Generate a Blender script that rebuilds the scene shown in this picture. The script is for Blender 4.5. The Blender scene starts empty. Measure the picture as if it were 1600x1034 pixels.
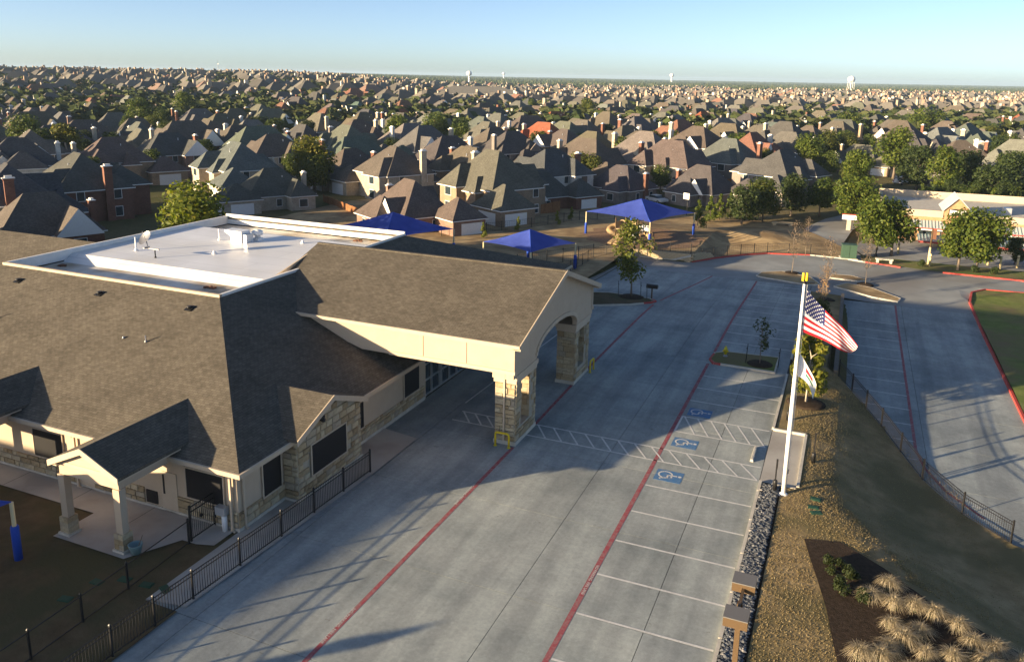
import bpy, bmesh, math, random
from mathutils import Vector, Matrix, noise
R = math.radians
sc = bpy.context.scene
col = sc.collection
rnd = random.Random(7)

# ------------------------------------------------------------------ camera
CF, CCY, CPT, CRL, CH, CYAW = 1260.7, 407.0, .2247, .0171, 20.7, .3978
_fw0 = Vector((0, math.cos(CPT), -math.sin(CPT))); _up0 = Vector((0, math.sin(CPT), math.cos(CPT))); _r0 = Vector((1, 0, 0))
_r = _r0*math.cos(CRL) + _up0*math.sin(CRL); _u = _up0*math.cos(CRL) - _r0*math.sin(CRL)
_yaw = Matrix.Rotation(CYAW, 3, 'Z')
C_R, C_U, C_F = _yaw @ _r, _yaw @ _u, _yaw @ _fw0
cd = bpy.data.cameras.new('camera'); cam = bpy.data.objects.new('camera', cd); col.objects.link(cam)
cam.matrix_world = Matrix(((C_R.x, C_U.x, -C_F.x, 0), (C_R.y, C_U.y, -C_F.y, 0), (C_R.z, C_U.z, -C_F.z, CH), (0, 0, 0, 1)))
cd.sensor_width = 36; cd.lens = CF*36/1600; cd.shift_y = -(517-CCY)/1600; cd.clip_start = .5; cd.clip_end = 30000
sc.camera = cam

# ------------------------------------------------------------------ sky, sun, exposure
SUN_AZ, SUN_EL = 47.0, 9.8          # light travels towards azimuth 47 deg from +X, sun 9.8 deg high
w = bpy.data.worlds.new('World'); sc.world = w; w.use_nodes = True
nt = w.node_tree; bgn = nt.nodes['Background']
sky = nt.nodes.new('ShaderNodeTexSky'); sky.sky_type = 'NISHITA'; sky.sun_disc = False
sky.sun_elevation = R(SUN_EL); sky.sun_rotation = R(270-SUN_AZ)
sky.altitude = 0; sky.air_density = .46; sky.dust_density = .7; sky.ozone_density = 1.0
nt.links.new(sky.outputs[0], bgn.inputs[0]); bgn.inputs[1].default_value = 0.070
sd = bpy.data.lights.new('sun', 'SUN'); sun = bpy.data.objects.new('sun', sd); col.objects.link(sun)
sd.energy = 4.6; sd.angle = R(.55); sd.color = (1, .77, .48)
ldir = Vector((math.cos(R(SUN_AZ))*math.cos(R(SUN_EL)), math.sin(R(SUN_AZ))*math.cos(R(SUN_EL)), -math.sin(R(SUN_EL))))
sun.rotation_euler = ldir.to_track_quat('-Z', 'Y').to_euler(); sun.location = (-60, -60, 60)
sc.view_settings.view_transform = 'Standard'; sc.view_settings.look = 'None'; sc.view_settings.gamma = 1
sc.view_settings.use_curve_mapping = False; sc.view_settings.exposure = 1.75

# ------------------------------------------------------------------ helpers
def ss(a, b, x):
    t = max(0, min(1, (x-a)/(b-a))); return t*t*(3-2*t)
def camxy(X, Y):                      # camera-aligned ground coordinates (right, forward)
    c, s = math.cos(CYAW), math.sin(CYAW); return X*c+Y*s, -X*s+Y*c
CREST = [(-1.0, 58), (-1.0, 43.5), (-.3, 40.5), (3.2, 34.6), (6.5, 28.5), (14, 15), (24, -5)]
def crest_x(Y):
    p = CREST
    if Y >= p[0][1]: return p[0][0]
    for a, b in zip(p, p[1:]):
        if Y >= b[1]: return a[0]+(b[0]-a[0])*(a[1]-Y)/(a[1]-b[1])
    return p[-1][0]
FEN = [(.4, 60.6), (3.34, 53.85), (5.42, 48.1), (7.14, 44.9), (9.02, 42.8)]
def T(X, Y):                          # level of the paved site / terrain
    up = -1.2*ss(66, 97, Y)
    xr, yf = camxy(X, Y)
    if X < -24.6 or (X < -17.2 and Y > 97.4):
        z = -.4*ss(72, 95, Y) - .8*ss(112, 126, Y)
    elif X < .32:
        z = up
        if Y < 58 and X > -2.5: z = -1.5*ss(0, 6.4, (X-crest_x(Y))*.87)
        if Y > 108: z += 1.1*math.exp(-((X+11)/5)**2-((Y-117)/4.5)**2)
    else:
        low = -1.5+.3*ss(80, 97, Y)
        z = low
        if Y < 61:
            s = (X-crest_x(Y))*.87
            z = -1.5*ss(0, 6.4, s)
            if Y > 42 and (X-.4)*.5+(Y-60.6)*.27 > 0: z = low
        if X > 12.6 and Y < 99: z = -1.3
    if 84 < Y < 110 and -4 < X < 6:
        lo2 = -1.5+.3*ss(80, 97, Y); b = ss(84, 90, Y); q = up+(lo2-up)*ss(-3, 5, X); z = z*(1-b)+q*b
    z += 12*ss(260, 800, yf)*ss(.02, -.3, xr/max(yf, 1)) - 6*ss(900, 3000, yf)*ss(.0, .4, xr/max(yf, 1))
    return z
def ray(x, y): return C_F*CF + C_R*(x-800) + C_U*(CCY-y)
def at(x, y, z=0.0):                  # photograph pixel -> place on the level z
    d = ray(x, y); t = (z-CH)/d.z; return Vector((d.x*t, d.y*t, z))
def onground(x, y):
    z = -.6
    for i in range(12): p = at(x, y, z); z = T(p.x, p.y)
    p.z = z; return p

MATS = {}
def mat(name, base=(.5,.5,.5), rough=.8, metal=0, spec=.3):
    m = bpy.data.materials.new(name); m.use_nodes = True; MATS[name] = m
    b = m.node_tree.nodes['Principled BSDF']
    b.inputs['Base Color'].default_value = (*base, 1); b.inputs['Roughness'].default_value = rough
    b.inputs['Metallic'].default_value = metal; b.inputs['Specular IOR Level'].default_value = spec
    return m
class N:
    """small node-building helper on a material"""
    def __init__(s, m): s.m = m; s.t = m.node_tree; s.b = s.t.nodes['Principled BSDF']
    def n(s, ty, **kw):
        o = s.t.nodes.new(ty)
        for k, v in kw.items(): setattr(o, k, v)
        return o
    def l(s, a, b): s.t.links.new(a, b)
    def val(s, sock, v):
        if isinstance(v, (int, float)): sock.default_value = v
        elif isinstance(v, (tuple, list)): sock.default_value = (*v, 1) if len(v) == 3 and len(sock.default_value) == 4 else v
        else: s.l(v, sock)
    def coord(s, kind='Object', scale=1):
        c = s.n('ShaderNodeTexCoord'); mp = s.n('ShaderNodeMapping'); s.l(c.outputs[kind], mp.inputs[0])
        mp.inputs['Scale'].default_value = scale if isinstance(scale, tuple) else (scale,)*3
        return mp.outputs[0]
    def noise(s, vec, scale, detail=4, rough=.6):
        o = s.n('ShaderNodeTexNoise'); s.l(vec, o.inputs['Vector']); o.inputs['Scale'].default_value = scale
        o.inputs['Detail'].default_value = detail; o.inputs['Roughness'].default_value = rough; return o.outputs['Fac']
    def ramp(s, fac, stops):
        o = s.n('ShaderNodeValToRGB'); s.l(fac, o.inputs[0]); e = o.color_ramp.elements
        while len(e) < len(stops): e.new(.5)
        for k, (p, c) in enumerate(stops):
            e[k].position = p; e[k].color = (*c, 1) if isinstance(c, tuple) else (c, c, c, 1)
        return o.outputs[0]
    def mix(s, fac, a, b, mode='MIX'):
        o = s.n('ShaderNodeMix', data_type='RGBA', blend_type=mode)
        s.val(o.inputs[0], fac); s.val(o.inputs[6], a); s.val(o.inputs[7], b); return o.outputs[2]
    def math(s, op, a, b=0.0):
        o = s.n('ShaderNodeMath', operation=op); s.val(o.inputs[0], a); s.val(o.inputs[1], b); return o.outputs[0]
    def bump(s, h, strength=.3, dist=.02):
        o = s.n('ShaderNodeBump'); o.inputs['Strength'].default_value = strength; o.inputs['Distance'].default_value = dist
        s.l(h, o.inputs['Height']); s.l(o.outputs[0], s.b.inputs['Normal'])
    def base(s, c): s.val(s.b.inputs['Base Color'], c)
    def rand(s):                       # a random number per object and per loose piece
        o = s.n('ShaderNodeObjectInfo'); g = s.n('ShaderNodeNewGeometry')
        return s.math('FRACT', s.math('ADD', s.math('MULTIPLY', o.outputs['Random'], 7.31), s.math('MULTIPLY', g.outputs['Random Per Island'], 3.17)))

class MB:
    """collects faces of one mesh; UVs are metres along each face"""
    def __init__(s): s.v = []; s.f = []; s.mi = []; s.sm = []
    def add(s, vs, fs, m=0, smooth=False):
        o = len(s.v); s.v += [tuple(v) for v in vs]
        for f in fs: s.f.append([o+i for i in f]); s.mi.append(m); s.sm.append(smooth)
        return s
    def box(s, x0, x1, y0, y1, z0, z1, m=0):
        return s.add([(x0,y0,z0),(x1,y0,z0),(x1,y1,z0),(x0,y1,z0),(x0,y0,z1),(x1,y0,z1),(x1,y1,z1),(x0,y1,z1)],
                     [(3,2,1,0),(4,5,6,7),(0,1,5,4),(1,2,6,5),(2,3,7,6),(3,0,4,7)], m)
    def obox(s, c, ax, ay, az, m=0):   # oriented box: centre and half-axis vectors
        c, ax, ay, az = Vector(c), Vector(ax), Vector(ay), Vector(az)
        vs = [c+i*ax+j*ay+k*az for k in (-1,1) for i, j in ((-1,-1),(1,-1),(1,1),(-1,1))]
        return s.add(vs, [(3,2,1,0),(4,5,6,7),(0,1,5,4),(1,2,6,5),(2,3,7,6),(3,0,4,7)], m)
    def prism(s, poly, z0, z1, m=0):   # plan polygon (counter-clockwise), z may be functions
        n = len(poly); f0 = z0 if callable(z0) else (lambda x, y: z0); f1 = z1 if callable(z1) else (lambda x, y: z1)
        vs = [(x, y, f0(x, y)) for x, y in poly]+[(x, y, f1(x, y)) for x, y in poly]
        return s.add(vs, [list(range(n))[::-1], list(range(n, 2*n))]+[(i, (i+1) % n, n+(i+1) % n, n+i) for i in range(n)], m)
    def extr(s, pts, d, m=0):          # planar polygon of 3D points extruded by vector d
        n = len(pts); d = Vector(d); a = [Vector(p) for p in pts]
        return s.add(a+[p+d for p in a], [list(range(n))[::-1], list(range(n, 2*n))]+[(i, (i+1) % n, n+(i+1) % n, n+i) for i in range(n)], m)
    def tube(s, pts, rad, seg=8, m=0, cap=True, smooth=True):
        pts = [Vector(p) for p in pts]; rr = rad if isinstance(rad, (list, tuple)) else [rad]*len(pts)
        o = len(s.v); n = len(pts)
        for i, p in enumerate(pts):
            d = (pts[min(i+1, n-1)]-pts[max(i-1, 0)]).normalized()
            a = d.cross(Vector((0, 0, 1))); a = a.normalized() if a.length > .05 else Vector((1, 0, 0)); b = d.cross(a)
            for k in range(seg):
                t = 2*math.pi*k/seg; s.v.append(tuple(p+(a*math.cos(t)+b*math.sin(t))*rr[i]))
        for i in range(n-1):
            for k in range(seg):
                s.f.append([o+i*seg+k, o+i*seg+(k+1) % seg, o+(i+1)*seg+(k+1) % seg, o+(i+1)*seg+k]); s.mi.append(m); s.sm.append(smooth)
        if cap:
            for q in ([o+k for k in range(seg)][::-1], [o+(n-1)*seg+k for k in range(seg)]): s.f.append(q); s.mi.append(m); s.sm.append(False)
        return s
    def lathe(s, c, prof, seg=16, m=0):  # (radius, z) profile about a vertical axis
        return s.tube2(c, prof, seg, m)
    def tube2(s, c, prof, seg, m):
        o = len(s.v); c = Vector(c)
        for r_, z in prof:
            for k in range(seg):
                t = 2*math.pi*k/seg; s.v.append((c.x+r_*math.cos(t), c.y+r_*math.sin(t), c.z+z))
        for i in range(len(prof)-1):
            for k in range(seg):
                s.f.append([o+i*seg+k, o+i*seg+(k+1) % seg, o+(i+1)*seg+(k+1) % seg, o+(i+1)*seg+k]); s.mi.append(m); s.sm.append(True)
        for q in ([o+k for k in range(seg)][::-1], [o+(len(prof)-1)*seg+k for k in range(seg)]): s.f.append(q); s.mi.append(m); s.sm.append(False)
        return s
    def roof(s, x0, x1, y0, y1, z, p, hipx0=True, hipx1=True, along='x', th=.16, m=0, mf=1):
        """hip or gable roof, eave rectangle at height z, pitch p; ridge along x (or y); mf: fascia material"""
        if along == 'y':
            t = MB(); t.roof(y0, y1, x0, x1, z, p, hipx0, hipx1, 'x', th, m, mf)
            o = len(s.v); s.v += [(b, a, c) for a, b, c in t.v]
            for f, k in zip(t.f, t.mi): s.f.append([o+i for i in f][::-1]); s.mi.append(k); s.sm.append(False)
            return s
        h = (y1-y0)/2; zr = z+h*p; yc = (y0+y1)/2
        ra = x0+h if hipx0 else x0; rb = x1-h if hipx1 else x1
        if rb-ra < .05 and hipx0 and hipx1: ra = rb = (x0+x1)/2; zr = z+min(h, (x1-x0)/2)*p
        E0, E1, E2, E3 = (x0,y0,z), (x1,y0,z), (x1,y1,z), (x0,y1,z); A, B = (ra,yc,zr), (rb,yc,zr)
        s.add([E0,E1,B,A], [(0,1,2,3)], m); s.add([E2,E3,A,B], [(0,1,2,3)], m)
        s.add([E1,E2,B], [(0,1,2)], m if hipx1 else mf); s.add([E3,E0,A], [(0,1,2)], m if hipx0 else mf)
        lo = [(a, b, c-th) for a, b, c in (E0,E1,E2,E3)]
        s.add([E0,E1,E2,E3]+lo, [(0,4,5,1),(1,5,6,2),(2,6,7,3),(3,7,4,0),(7,6,5,4)], mf)
        return s
    def mesh(s, name, mats, off=(0, 0, 0)):
        me = bpy.data.meshes.new(name)
        me.from_pydata([(a-off[0], b-off[1], c-off[2]) for a, b, c in s.v], [], s.f)
        for m in (mats if isinstance(mats, (list, tuple)) else [mats]): me.materials.append(MATS[m] if isinstance(m, str) else m)
        me.polygons.foreach_set('material_index', s.mi); me.polygons.foreach_set('use_smooth', s.sm)
        uv = me.uv_layers.new(name='UVMap').data
        Z = Vector((0, 0, 1))
        for p in me.polygons:
            n = p.normal; t = Z.cross(n); t = t.normalized() if t.length > .02 else Vector((1, 0, 0)); b = n.cross(t)
            for li in p.loop_indices:
                c = me.vertices[me.loops[li].vertex_index].co; uv[li].uv = (c.dot(t), c.dot(b))
        return me
    def build(s, name, mats, parent=None, local=False, **kw):
        """world-space faces become one object; under a parent the vertices are made relative to it"""
        off = (0, 0, 0) if (parent is None or local) else parent.location
        o = bpy.data.objects.new(name, s.mesh(name, mats, off)); col.objects.link(o)
        if parent is not None: o.parent = parent
        tag(o, **kw); return o
def tag(o, label=None, cat=None, group=None, kind=None, color=None):
    if label: o['label'] = label
    if cat: o['category'] = cat
    if group: o['group'] = group
    if kind: o['kind'] = kind
    if color: o.color = (*color, 1)
    return o
def thing(name, label, cat, loc=(0, 0, 0), rz=0, group=None):
    o = bpy.data.objects.new(name, None); col.objects.link(o); o.location = loc; o.rotation_euler.z = rz
    o.empty_display_size = .3; return tag(o, label, cat, group)
def inst(name, me, parent=None, loc=(0, 0, 0), rz=0, scale=None, **kw):
    o = bpy.data.objects.new(name, me); col.objects.link(o); o.parent = parent; o.location = loc; o.rotation_euler.z = rz
    if scale: o.scale = scale if isinstance(scale, tuple) else (scale,)*3
    return tag(o, **kw)

# ------------------------------------------------------------------ materials
def m_noise(name, c1, c2, scale=3, rough=.85, bump=0, bscale=None, spec=.25, lo=.3, hi=.7, c3=None, s3=.15, kind='Object'):
    m = mat(name, c1, rough, spec=spec); k = N(m); v = k.coord(kind)
    c = k.ramp(k.noise(v, scale), [(lo, c1), (hi, c2)])
    if c3: c = k.mix(k.ramp(k.noise(v, s3, 3), [(.4, 0.), (.62, 1.)]), c, c3)
    k.base(c)
    if bump: k.bump(k.noise(v, bscale or scale*6, 5), bump, .03)
    return m
def m_shingle(name, dark, light, tint=False):
    m = mat(name, dark, .93, spec=.15); k = N(m); uv = k.coord('UV')
    br = k.n('ShaderNodeTexBrick'); k.l(uv, br.inputs[0]); br.inputs['Scale'].default_value = 1
    br.inputs['Brick Width'].default_value = .31; br.inputs['Row Height'].default_value = .145; br.inputs['Mortar Size'].default_value = .012
    br.inputs['Color1'].default_value = (*dark, 1); br.inputs['Color2'].default_value = (*light, 1)
    br.inputs['Mortar'].default_value = (*[c*.72 for c in dark], 1); br.inputs['Bias'].default_value = -.1
    big = k.ramp(k.noise(uv, .35, 5), [(.3, .82), (.7, 1.15)]); fine = k.ramp(k.noise(uv, 2.6, 6, .75), [(.3, .72), (.72, 1.3)])
    c = k.mix(1, k.mix(1, br.outputs[0], big, 'MULTIPLY'), fine, 'MULTIPLY')
    if tint:
        oi = k.n('ShaderNodeObjectInfo'); c = k.mix(1, c, oi.outputs['Color'], 'MULTIPLY')
    k.base(c); k.bump(br.outputs['Fac'], -.5, .015)
    return m
m_shingle('shingle', (.096, .084, .067), (.130, .115, .093))
m_shingle('house_shingle', (.74, .74, .74), (1, 1, 1), True)
def m_tint(name, rough=.85, brick=False, var=.25):
    m = mat(name, (.5, .5, .5), rough, spec=.2); k = N(m); oi = k.n('ShaderNodeObjectInfo'); uv = k.coord('UV')
    c = oi.outputs['Color']
    if brick:
        br = k.n('ShaderNodeTexBrick'); k.l(uv, br.inputs[0]); br.inputs['Scale'].default_value = 1
        br.inputs['Brick Width'].default_value = .24; br.inputs['Row Height'].default_value = .085; br.inputs['Mortar Size'].default_value = .01
        br.inputs['Color1'].default_value = (.75, .75, .75, 1); br.inputs['Color2'].default_value = (1.15, 1.1, 1.05, 1); br.inputs['Mortar'].default_value = (1.1, 1.1, 1.1, 1)
        c = k.mix(1, c, br.outputs[0], 'MULTIPLY')
    c = k.mix(1, c, k.ramp(k.noise(uv, .7, 5), [(.3, 1-var), (.7, 1+var*.4)]), 'MULTIPLY')
    k.base(c); return m
m_tint('house_brick', .9, True); m_tint('tint', .7); m_tint('tint_gloss', .3)
m_noise('cream', (.45, .36, .265), (.49, .40, .295), 1.2, .8)
m_noise('cream_trim', (.47, .385, .285), (.52, .43, .32), 2, .7)
m_noise('white_trim', (.72, .70, .66), (.78, .77, .74), 2, .6)
m_noise('membrane', (.70, .71, .72), (.80, .81, .82), .35, .42, spec=.4, c3=(.66, .65, .62), s3=.12)
k = N(MATS['membrane']); v = k.coord('Object'); br = k.n('ShaderNodeTexBrick'); k.l(v, br.inputs[0]); br.inputs['Scale'].default_value = 1; br.inputs['Brick Width'].default_value = 9; br.inputs['Row Height'].default_value = 1.9; br.inputs['Mortar Size'].default_value = .035
for q, c_ in (('Color1', (1, 1, 1, 1)), ('Color2', (.95, .95, .96, 1)), ('Mortar', (.8, .8, .81, 1))): br.inputs[q].default_value = c_
k.base(k.mix(1, k.b.inputs['Base Color'].links[0].from_socket, br.outputs[0], 'MULTIPLY'))
m_noise('stained_membrane', (.62, .58, .5), (.78, .78, .77), .5, .5, c3=(.35, .27, .18), s3=.25)
m = mat('stone', (.4, .33, .22), .92, spec=.15); k = N(m); r_ = k.rand(); v = k.coord()
k.base(k.mix(1, k.ramp(r_, [(0, (.30, .225, .13)), (.35, (.42, .33, .20)), (.7, (.50, .42, .28)), (1, (.36, .31, .23))]), k.ramp(k.noise(v, 5, 6, .7), [(.3, .68), (.7, 1.15)]), 'MULTIPLY')); k.bump(k.noise(v, 9, 5), .6, .04)
m_noise('dark_block', (.10, .09, .08), (.16, .145, .12), 4, .95); m_noise('mortar', (.33, .29, .22), (.42, .37, .29), 4, .95)
mat('dark_screen', (.012, .012, .014), .45, spec=.35)
mat('glass', (.03, .045, .055), .06, spec=.6)
mat('door_frame', (.55, .56, .55), .35, metal=.6)
m = mat('concrete', (.3, .29, .27), .88, spec=.25); k = N(m); v = k.coord('Object'); rr = k.rand()
c = k.ramp(k.noise(v, .22, 6, .65), [(.30, (.205, .235, .240)), (.5, (.295, .325, .322)), (.72, (.37, .40, .39))])
c = k.mix(1, c, k.ramp(rr, [(0, (.93, .93, .94)), (1, (1.06, 1.05, 1.03))]), 'MULTIPLY')
c = k.mix(.6, c, k.ramp(k.noise(v, 5, 8, .8), [(.2, .55), (.8, 1.45)]), 'MULTIPLY'); c = k.mix(.3, c, k.ramp(k.noise(v, 1.1, 6, .7), [(.32, (.72, .71, .70)), (.68, (1.22, 1.22, 1.22))]), 'MULTIPLY')
v2 = k.coord('Object', (.9, .07, 1)); c = k.mix(1, c, k.ramp(k.noise(v2, 1, 4), [(.38, (.80, .80, .81)), (.62, (1.07, 1.07, 1.06))]), 'MULTIPLY')
sp = k.ramp(k.noise(v, 1.4, 3), [(.69, 0.), (.73, 1.)]); c = k.mix(k.math('MULTIPLY', sp, .45), c, (.13, .125, .12)); k.base(c)
k.bump(k.noise(v, 30, 4), .15, .01)
m_noise('walk_concrete', (.36, .345, .315), (.46, .44, .40), .8, .9, c3=(.31, .29, .26), s3=.4)
m_noise('kerb_concrete', (.42, .39, .33), (.55, .52, .45), 2, .9)
m_noise('joint_fill', (.05, .05, .05), (.09, .085, .08), 3, .95)
m_noise('road', (.22, .235, .235), (.315, .33, .325), .3, .9, c3=(.2, .195, .185), s3=.08)
def m_paint(name, c, wear=.35):
    m = mat(name, c, .75, spec=.25); k = N(m); v = k.coord('Object')
    f = k.ramp(k.noise(v, 3.5, 8, .75), [(.42, 0.), (.72, 1.)]); k.base(k.mix(k.math('MULTIPLY', f, wear), c, (.27, .26, .24)))
m_paint('red_paint', (.29, .055, .07), .75); m_paint('white_paint', (.62, .62, .60), .55); m_paint('blue_paint', (.05, .16, .34), .55)
m_paint('red_kerb', (.42, .05, .04), .3)
m = mat('grass_ground', (.1, .1, .04), .95, spec=.1); k = N(m); v = k.coord('Object')
c = k.ramp(k.noise(v, .05, 5), [(.35, (.065, .075, .026)), (.5, (.115, .105, .045)), (.66, (.17, .135, .07))])
k.base(k.mix(1, c, k.ramp(k.noise(v, 2.2, 8, .8), [(.25, .55), (.75, 1.4)]), 'MULTIPLY')); k.bump(k.noise(v, 6, 6, .7), .9, .12)
m_noise('dry_lawn', (.215, .155, .078), (.36, .272, .145), 1.3, .95, .9, 7, .1, c3=(.155, .128, .062), s3=.25)
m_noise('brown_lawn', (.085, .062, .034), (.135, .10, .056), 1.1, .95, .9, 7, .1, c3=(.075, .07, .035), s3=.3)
m_noise('green_lawn', (.095, .135, .032), (.175, .20, .06), .9, .95, .9, 6, .1, c3=(.17, .14, .07), s3=.2)
m_noise('straw_ground', (.30, .215, .115), (.46, .345, .19), .8, .95, .9, 5, .1, c3=(.22, .155, .085), s3=.25)
m_noise('mulch', (.024, .018, .013), (.058, .041, .029), 6, .95, 1, 14, .1)
m_noise('chips', (.20, .125, .075), (.32, .215, .135), 4, .95, 1, 10, .1)
mat('black_metal', (.012, .012, .013), .45, spec=.4); mat('white_metal', (.78, .78, .77), .35, spec=.5); mat('grey_metal', (.3, .3, .31), .4, metal=.7)
mat('galv', (.52, .54, .56), .35, metal=.5); mat('bronze', (.105, .068, .036), .5); mat('bronze_top', (.15, .145, .14), .6)
mat('yellow', (.72, .52, .02), .5); mat('safety_yellow', (.55, .48, .03), .55); mat('blue_pad', (.02, .07, .42), .6); mat('post_cream', (.62, .52, .30), .5)
m = mat('shade_cloth', (.025, .06, .42), .8, spec=.2); k = N(m); v = k.coord(); k.base(k.ramp(k.noise(v, .8, 3), [(.3, (.045, .075, .36)), (.7, (.065, .105, .45))]))
tr = k.n('ShaderNodeBsdfTranslucent'); tr.inputs[0].default_value = (.02, .05, .4, 1); mx = k.n('ShaderNodeMixShader'); mx.inputs[0].default_value = .2
k.l(k.b.outputs[0], mx.inputs[1]); k.l(tr.outputs[0], mx.inputs[2]); k.l(mx.outputs[0], k.t.nodes['Material Output'].inputs[0])
mat('green_box', (.015, .06, .035), .6); mat('utility_green', (.045, .09, .06), .6); mat('rust_brown', (.16, .075, .045), .8); mat('tan_plastic', (.36, .25, .13), .5)
mat('grey_plastic', (.35, .37, .40), .5); mat('flag_red', (.50, .02, .035), .8); mat('flag_white', (.82, .82, .82), .8); mat('flag_blue', (.02, .028, .12), .8); mat('emblem_green', (.05, .18, .13), .8)
m = mat('river_rock', (.3, .3, .3), .8); k = N(m); k.base(k.ramp(k.rand(), [(0, (.045, .05, .06)), (.6, (.09, .10, .115)), (.92, (.16, .165, .17)), (1, (.32, .30, .28))]))
m_noise('wood_fence', (.20, .085, .035), (.30, .14, .06), 3, .9); m_noise('grey_fence', (.14, .13, .12), (.22, .2, .18), 3, .9)
m_noise('trunk', (.13, .10, .075), (.22, .18, .14), 6, .95, .6)
m_noise('pale_trunk', (.36, .31, .25), (.5, .44, .36), 6, .95)
m_noise('block_wall', (.38, .29, .17), (.52, .41, .26), 2, .95, .5)
m_noise('metal_roof', (.40, .43, .43), (.5, .53, .53), .5, .45); mat('teal_metal', (.17, .27, .29), .45)
m_noise('tan_brick', (.36, .20, .105), (.47, .29, .16), 3, .9)
def m_leaf(name, c1, c2, c3, trans=.35):
    m = mat(name, c1, .6, spec=.25); k = N(m); r_ = k.rand(); oi = k.n('ShaderNodeObjectInfo')
    c = k.ramp(r_, [(0, c1), (.5, c2), (1, c3)]); c = k.mix(1, c, oi.outputs['Color'], 'MULTIPLY'); k.base(c)
    tr = k.n('ShaderNodeBsdfTranslucent'); k.val(tr.inputs[0], k.mix(1, c, (1.25, 1.3, .6), 'MULTIPLY')); mx = k.n('ShaderNodeMixShader'); mx.inputs[0].default_value = trans
    k.l(k.b.outputs[0], mx.inputs[1]); k.l(tr.outputs[0], mx.inputs[2]); k.l(mx.outputs[0], k.t.nodes['Material Output'].inputs[0]); return m
m_leaf('leaf', (.035, .055, .012), (.062, .088, .02), (.11, .12, .03))
m_leaf('leaf_dark', (.022, .036, .014), (.038, .056, .02), (.06, .075, .026))
m_leaf('dry_twig', (.12, .085, .055), (.17, .125, .085), (.22, .15, .10), .1)
m_leaf('straw_blade', (.24, .19, .115), (.38, .315, .215), (.55, .48, .36), .3)
m_leaf('lawn_blade', (.20, .155, .075), (.30, .235, .125), (.40, .32, .18), .3)
m = mat('far_tree', (.05, .065, .025), .9, spec=.1); k = N(m); k.base(k.ramp(k.rand(), [(0, (.028, .042, .016)), (.5, (.05, .066, .022)), (1, (.085, .09, .035))]))
m = mat('far_wall', (.4, .33, .25), .9, spec=.1); k = N(m); k.base(k.ramp(k.rand(), [(0, (.22, .14, .10)), (.45, (.34, .26, .19)), (.85, (.40, .35, .28)), (1, (.54, .51, .46))]))
m = mat('far_roof', (.2, .18, .15), .95, spec=.1); k = N(m); k.base(k.ramp(k.rand(), [(0, (.085, .08, .075)), (.5, (.14, .128, .112)), (.93, (.18, .168, .148)), (1, (.24, .12, .085))]))

# ------------------------------------------------------------------ the ground and the pavements
def sheet(name, poly, m, zoff=0.0, step=1.2, parent=None, zf=None, **kw):
    """plan polygon laid on the terrain, cut into a grid so it follows the slope"""
    zf = zf or T
    bm = bmesh.new(); bm.faces.new([bm.verts.new((x, y, 0)) for x, y in poly])
    xs = [p[0] for p in poly]; ys = [p[1] for p in poly]
    for ax, lo, hi in ((0, min(xs), max(xs)), (1, min(ys), max(ys))):
        q = lo+step
        while q < hi-.01:
            co = [0, 0, 0]; no = [0, 0, 0]; co[ax] = q; no[ax] = 1
            bmesh.ops.bisect_plane(bm, geom=bm.verts[:]+bm.edges[:]+bm.faces[:], plane_co=co, plane_no=no); q += step
    bmesh.ops.triangulate(bm, faces=[f for f in bm.faces if len(f.verts) > 4])
    for v in bm.verts: v.co.z = zf(v.co.x, v.co.y)+zoff
    bmesh.ops.recalc_face_normals(bm, faces=bm.faces)
    if sum(f.normal.z*f.calc_area() for f in bm.faces) < 0: bmesh.ops.reverse_faces(bm, faces=bm.faces)
    me = bpy.data.meshes.new(name); bm.to_mesh(me); bm.free(); me.materials.append(MATS[m])
    uv = me.uv_layers.new(name='UVMap').data
    for l in me.loops: c = me.vertices[l.vertex_index].co; uv[l.index].uv = (c.x, c.y)
    o = bpy.data.objects.new(name, me); col.objects.link(o); o.parent = parent
    if parent is None and 'kind' not in kw: kw['kind'] = 'structure'
    return tag(o, **kw)
def lines(dense, lo, hi):
    a = list(dense); st = 1.5; q = a[-1]
    while q < hi: st *= 1.16; q += st; a.append(q)
    st = 1.5; q = a[0]
    while q > lo: st *= 1.16; q -= st; a.insert(0, q)
    return a
gx = lines([-78+1.5*i for i in range(81)], -12000, 12000); gy = lines([-30+1.6*i for i in range(101)], -1200, 14000)
def gz(x, y):
    n = ss(-80, -74, x)*ss(46, 42, x)*ss(-32, -28, y)*ss(134, 128, y)
    far = ss(120, 250, math.hypot(x, y))
    return T(x, y)-.30*n-.05+far*.8*noise.noise((x*.012, y*.012, 3))
b = MB(); nx = len(gx)
b.v = [(x, y, gz(x, y)) for y in gy for x in gx]
b.f = [[j*nx+i, j*nx+i+1, (j+1)*nx+i+1, (j+1)*nx+i] for j in range(len(gy)-1) for i in range(nx-1)]; b.mi = [0]*len(b.f); b.sm = [True]*len(b.f)
b.build('ground', 'grass_ground', kind='structure')

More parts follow.
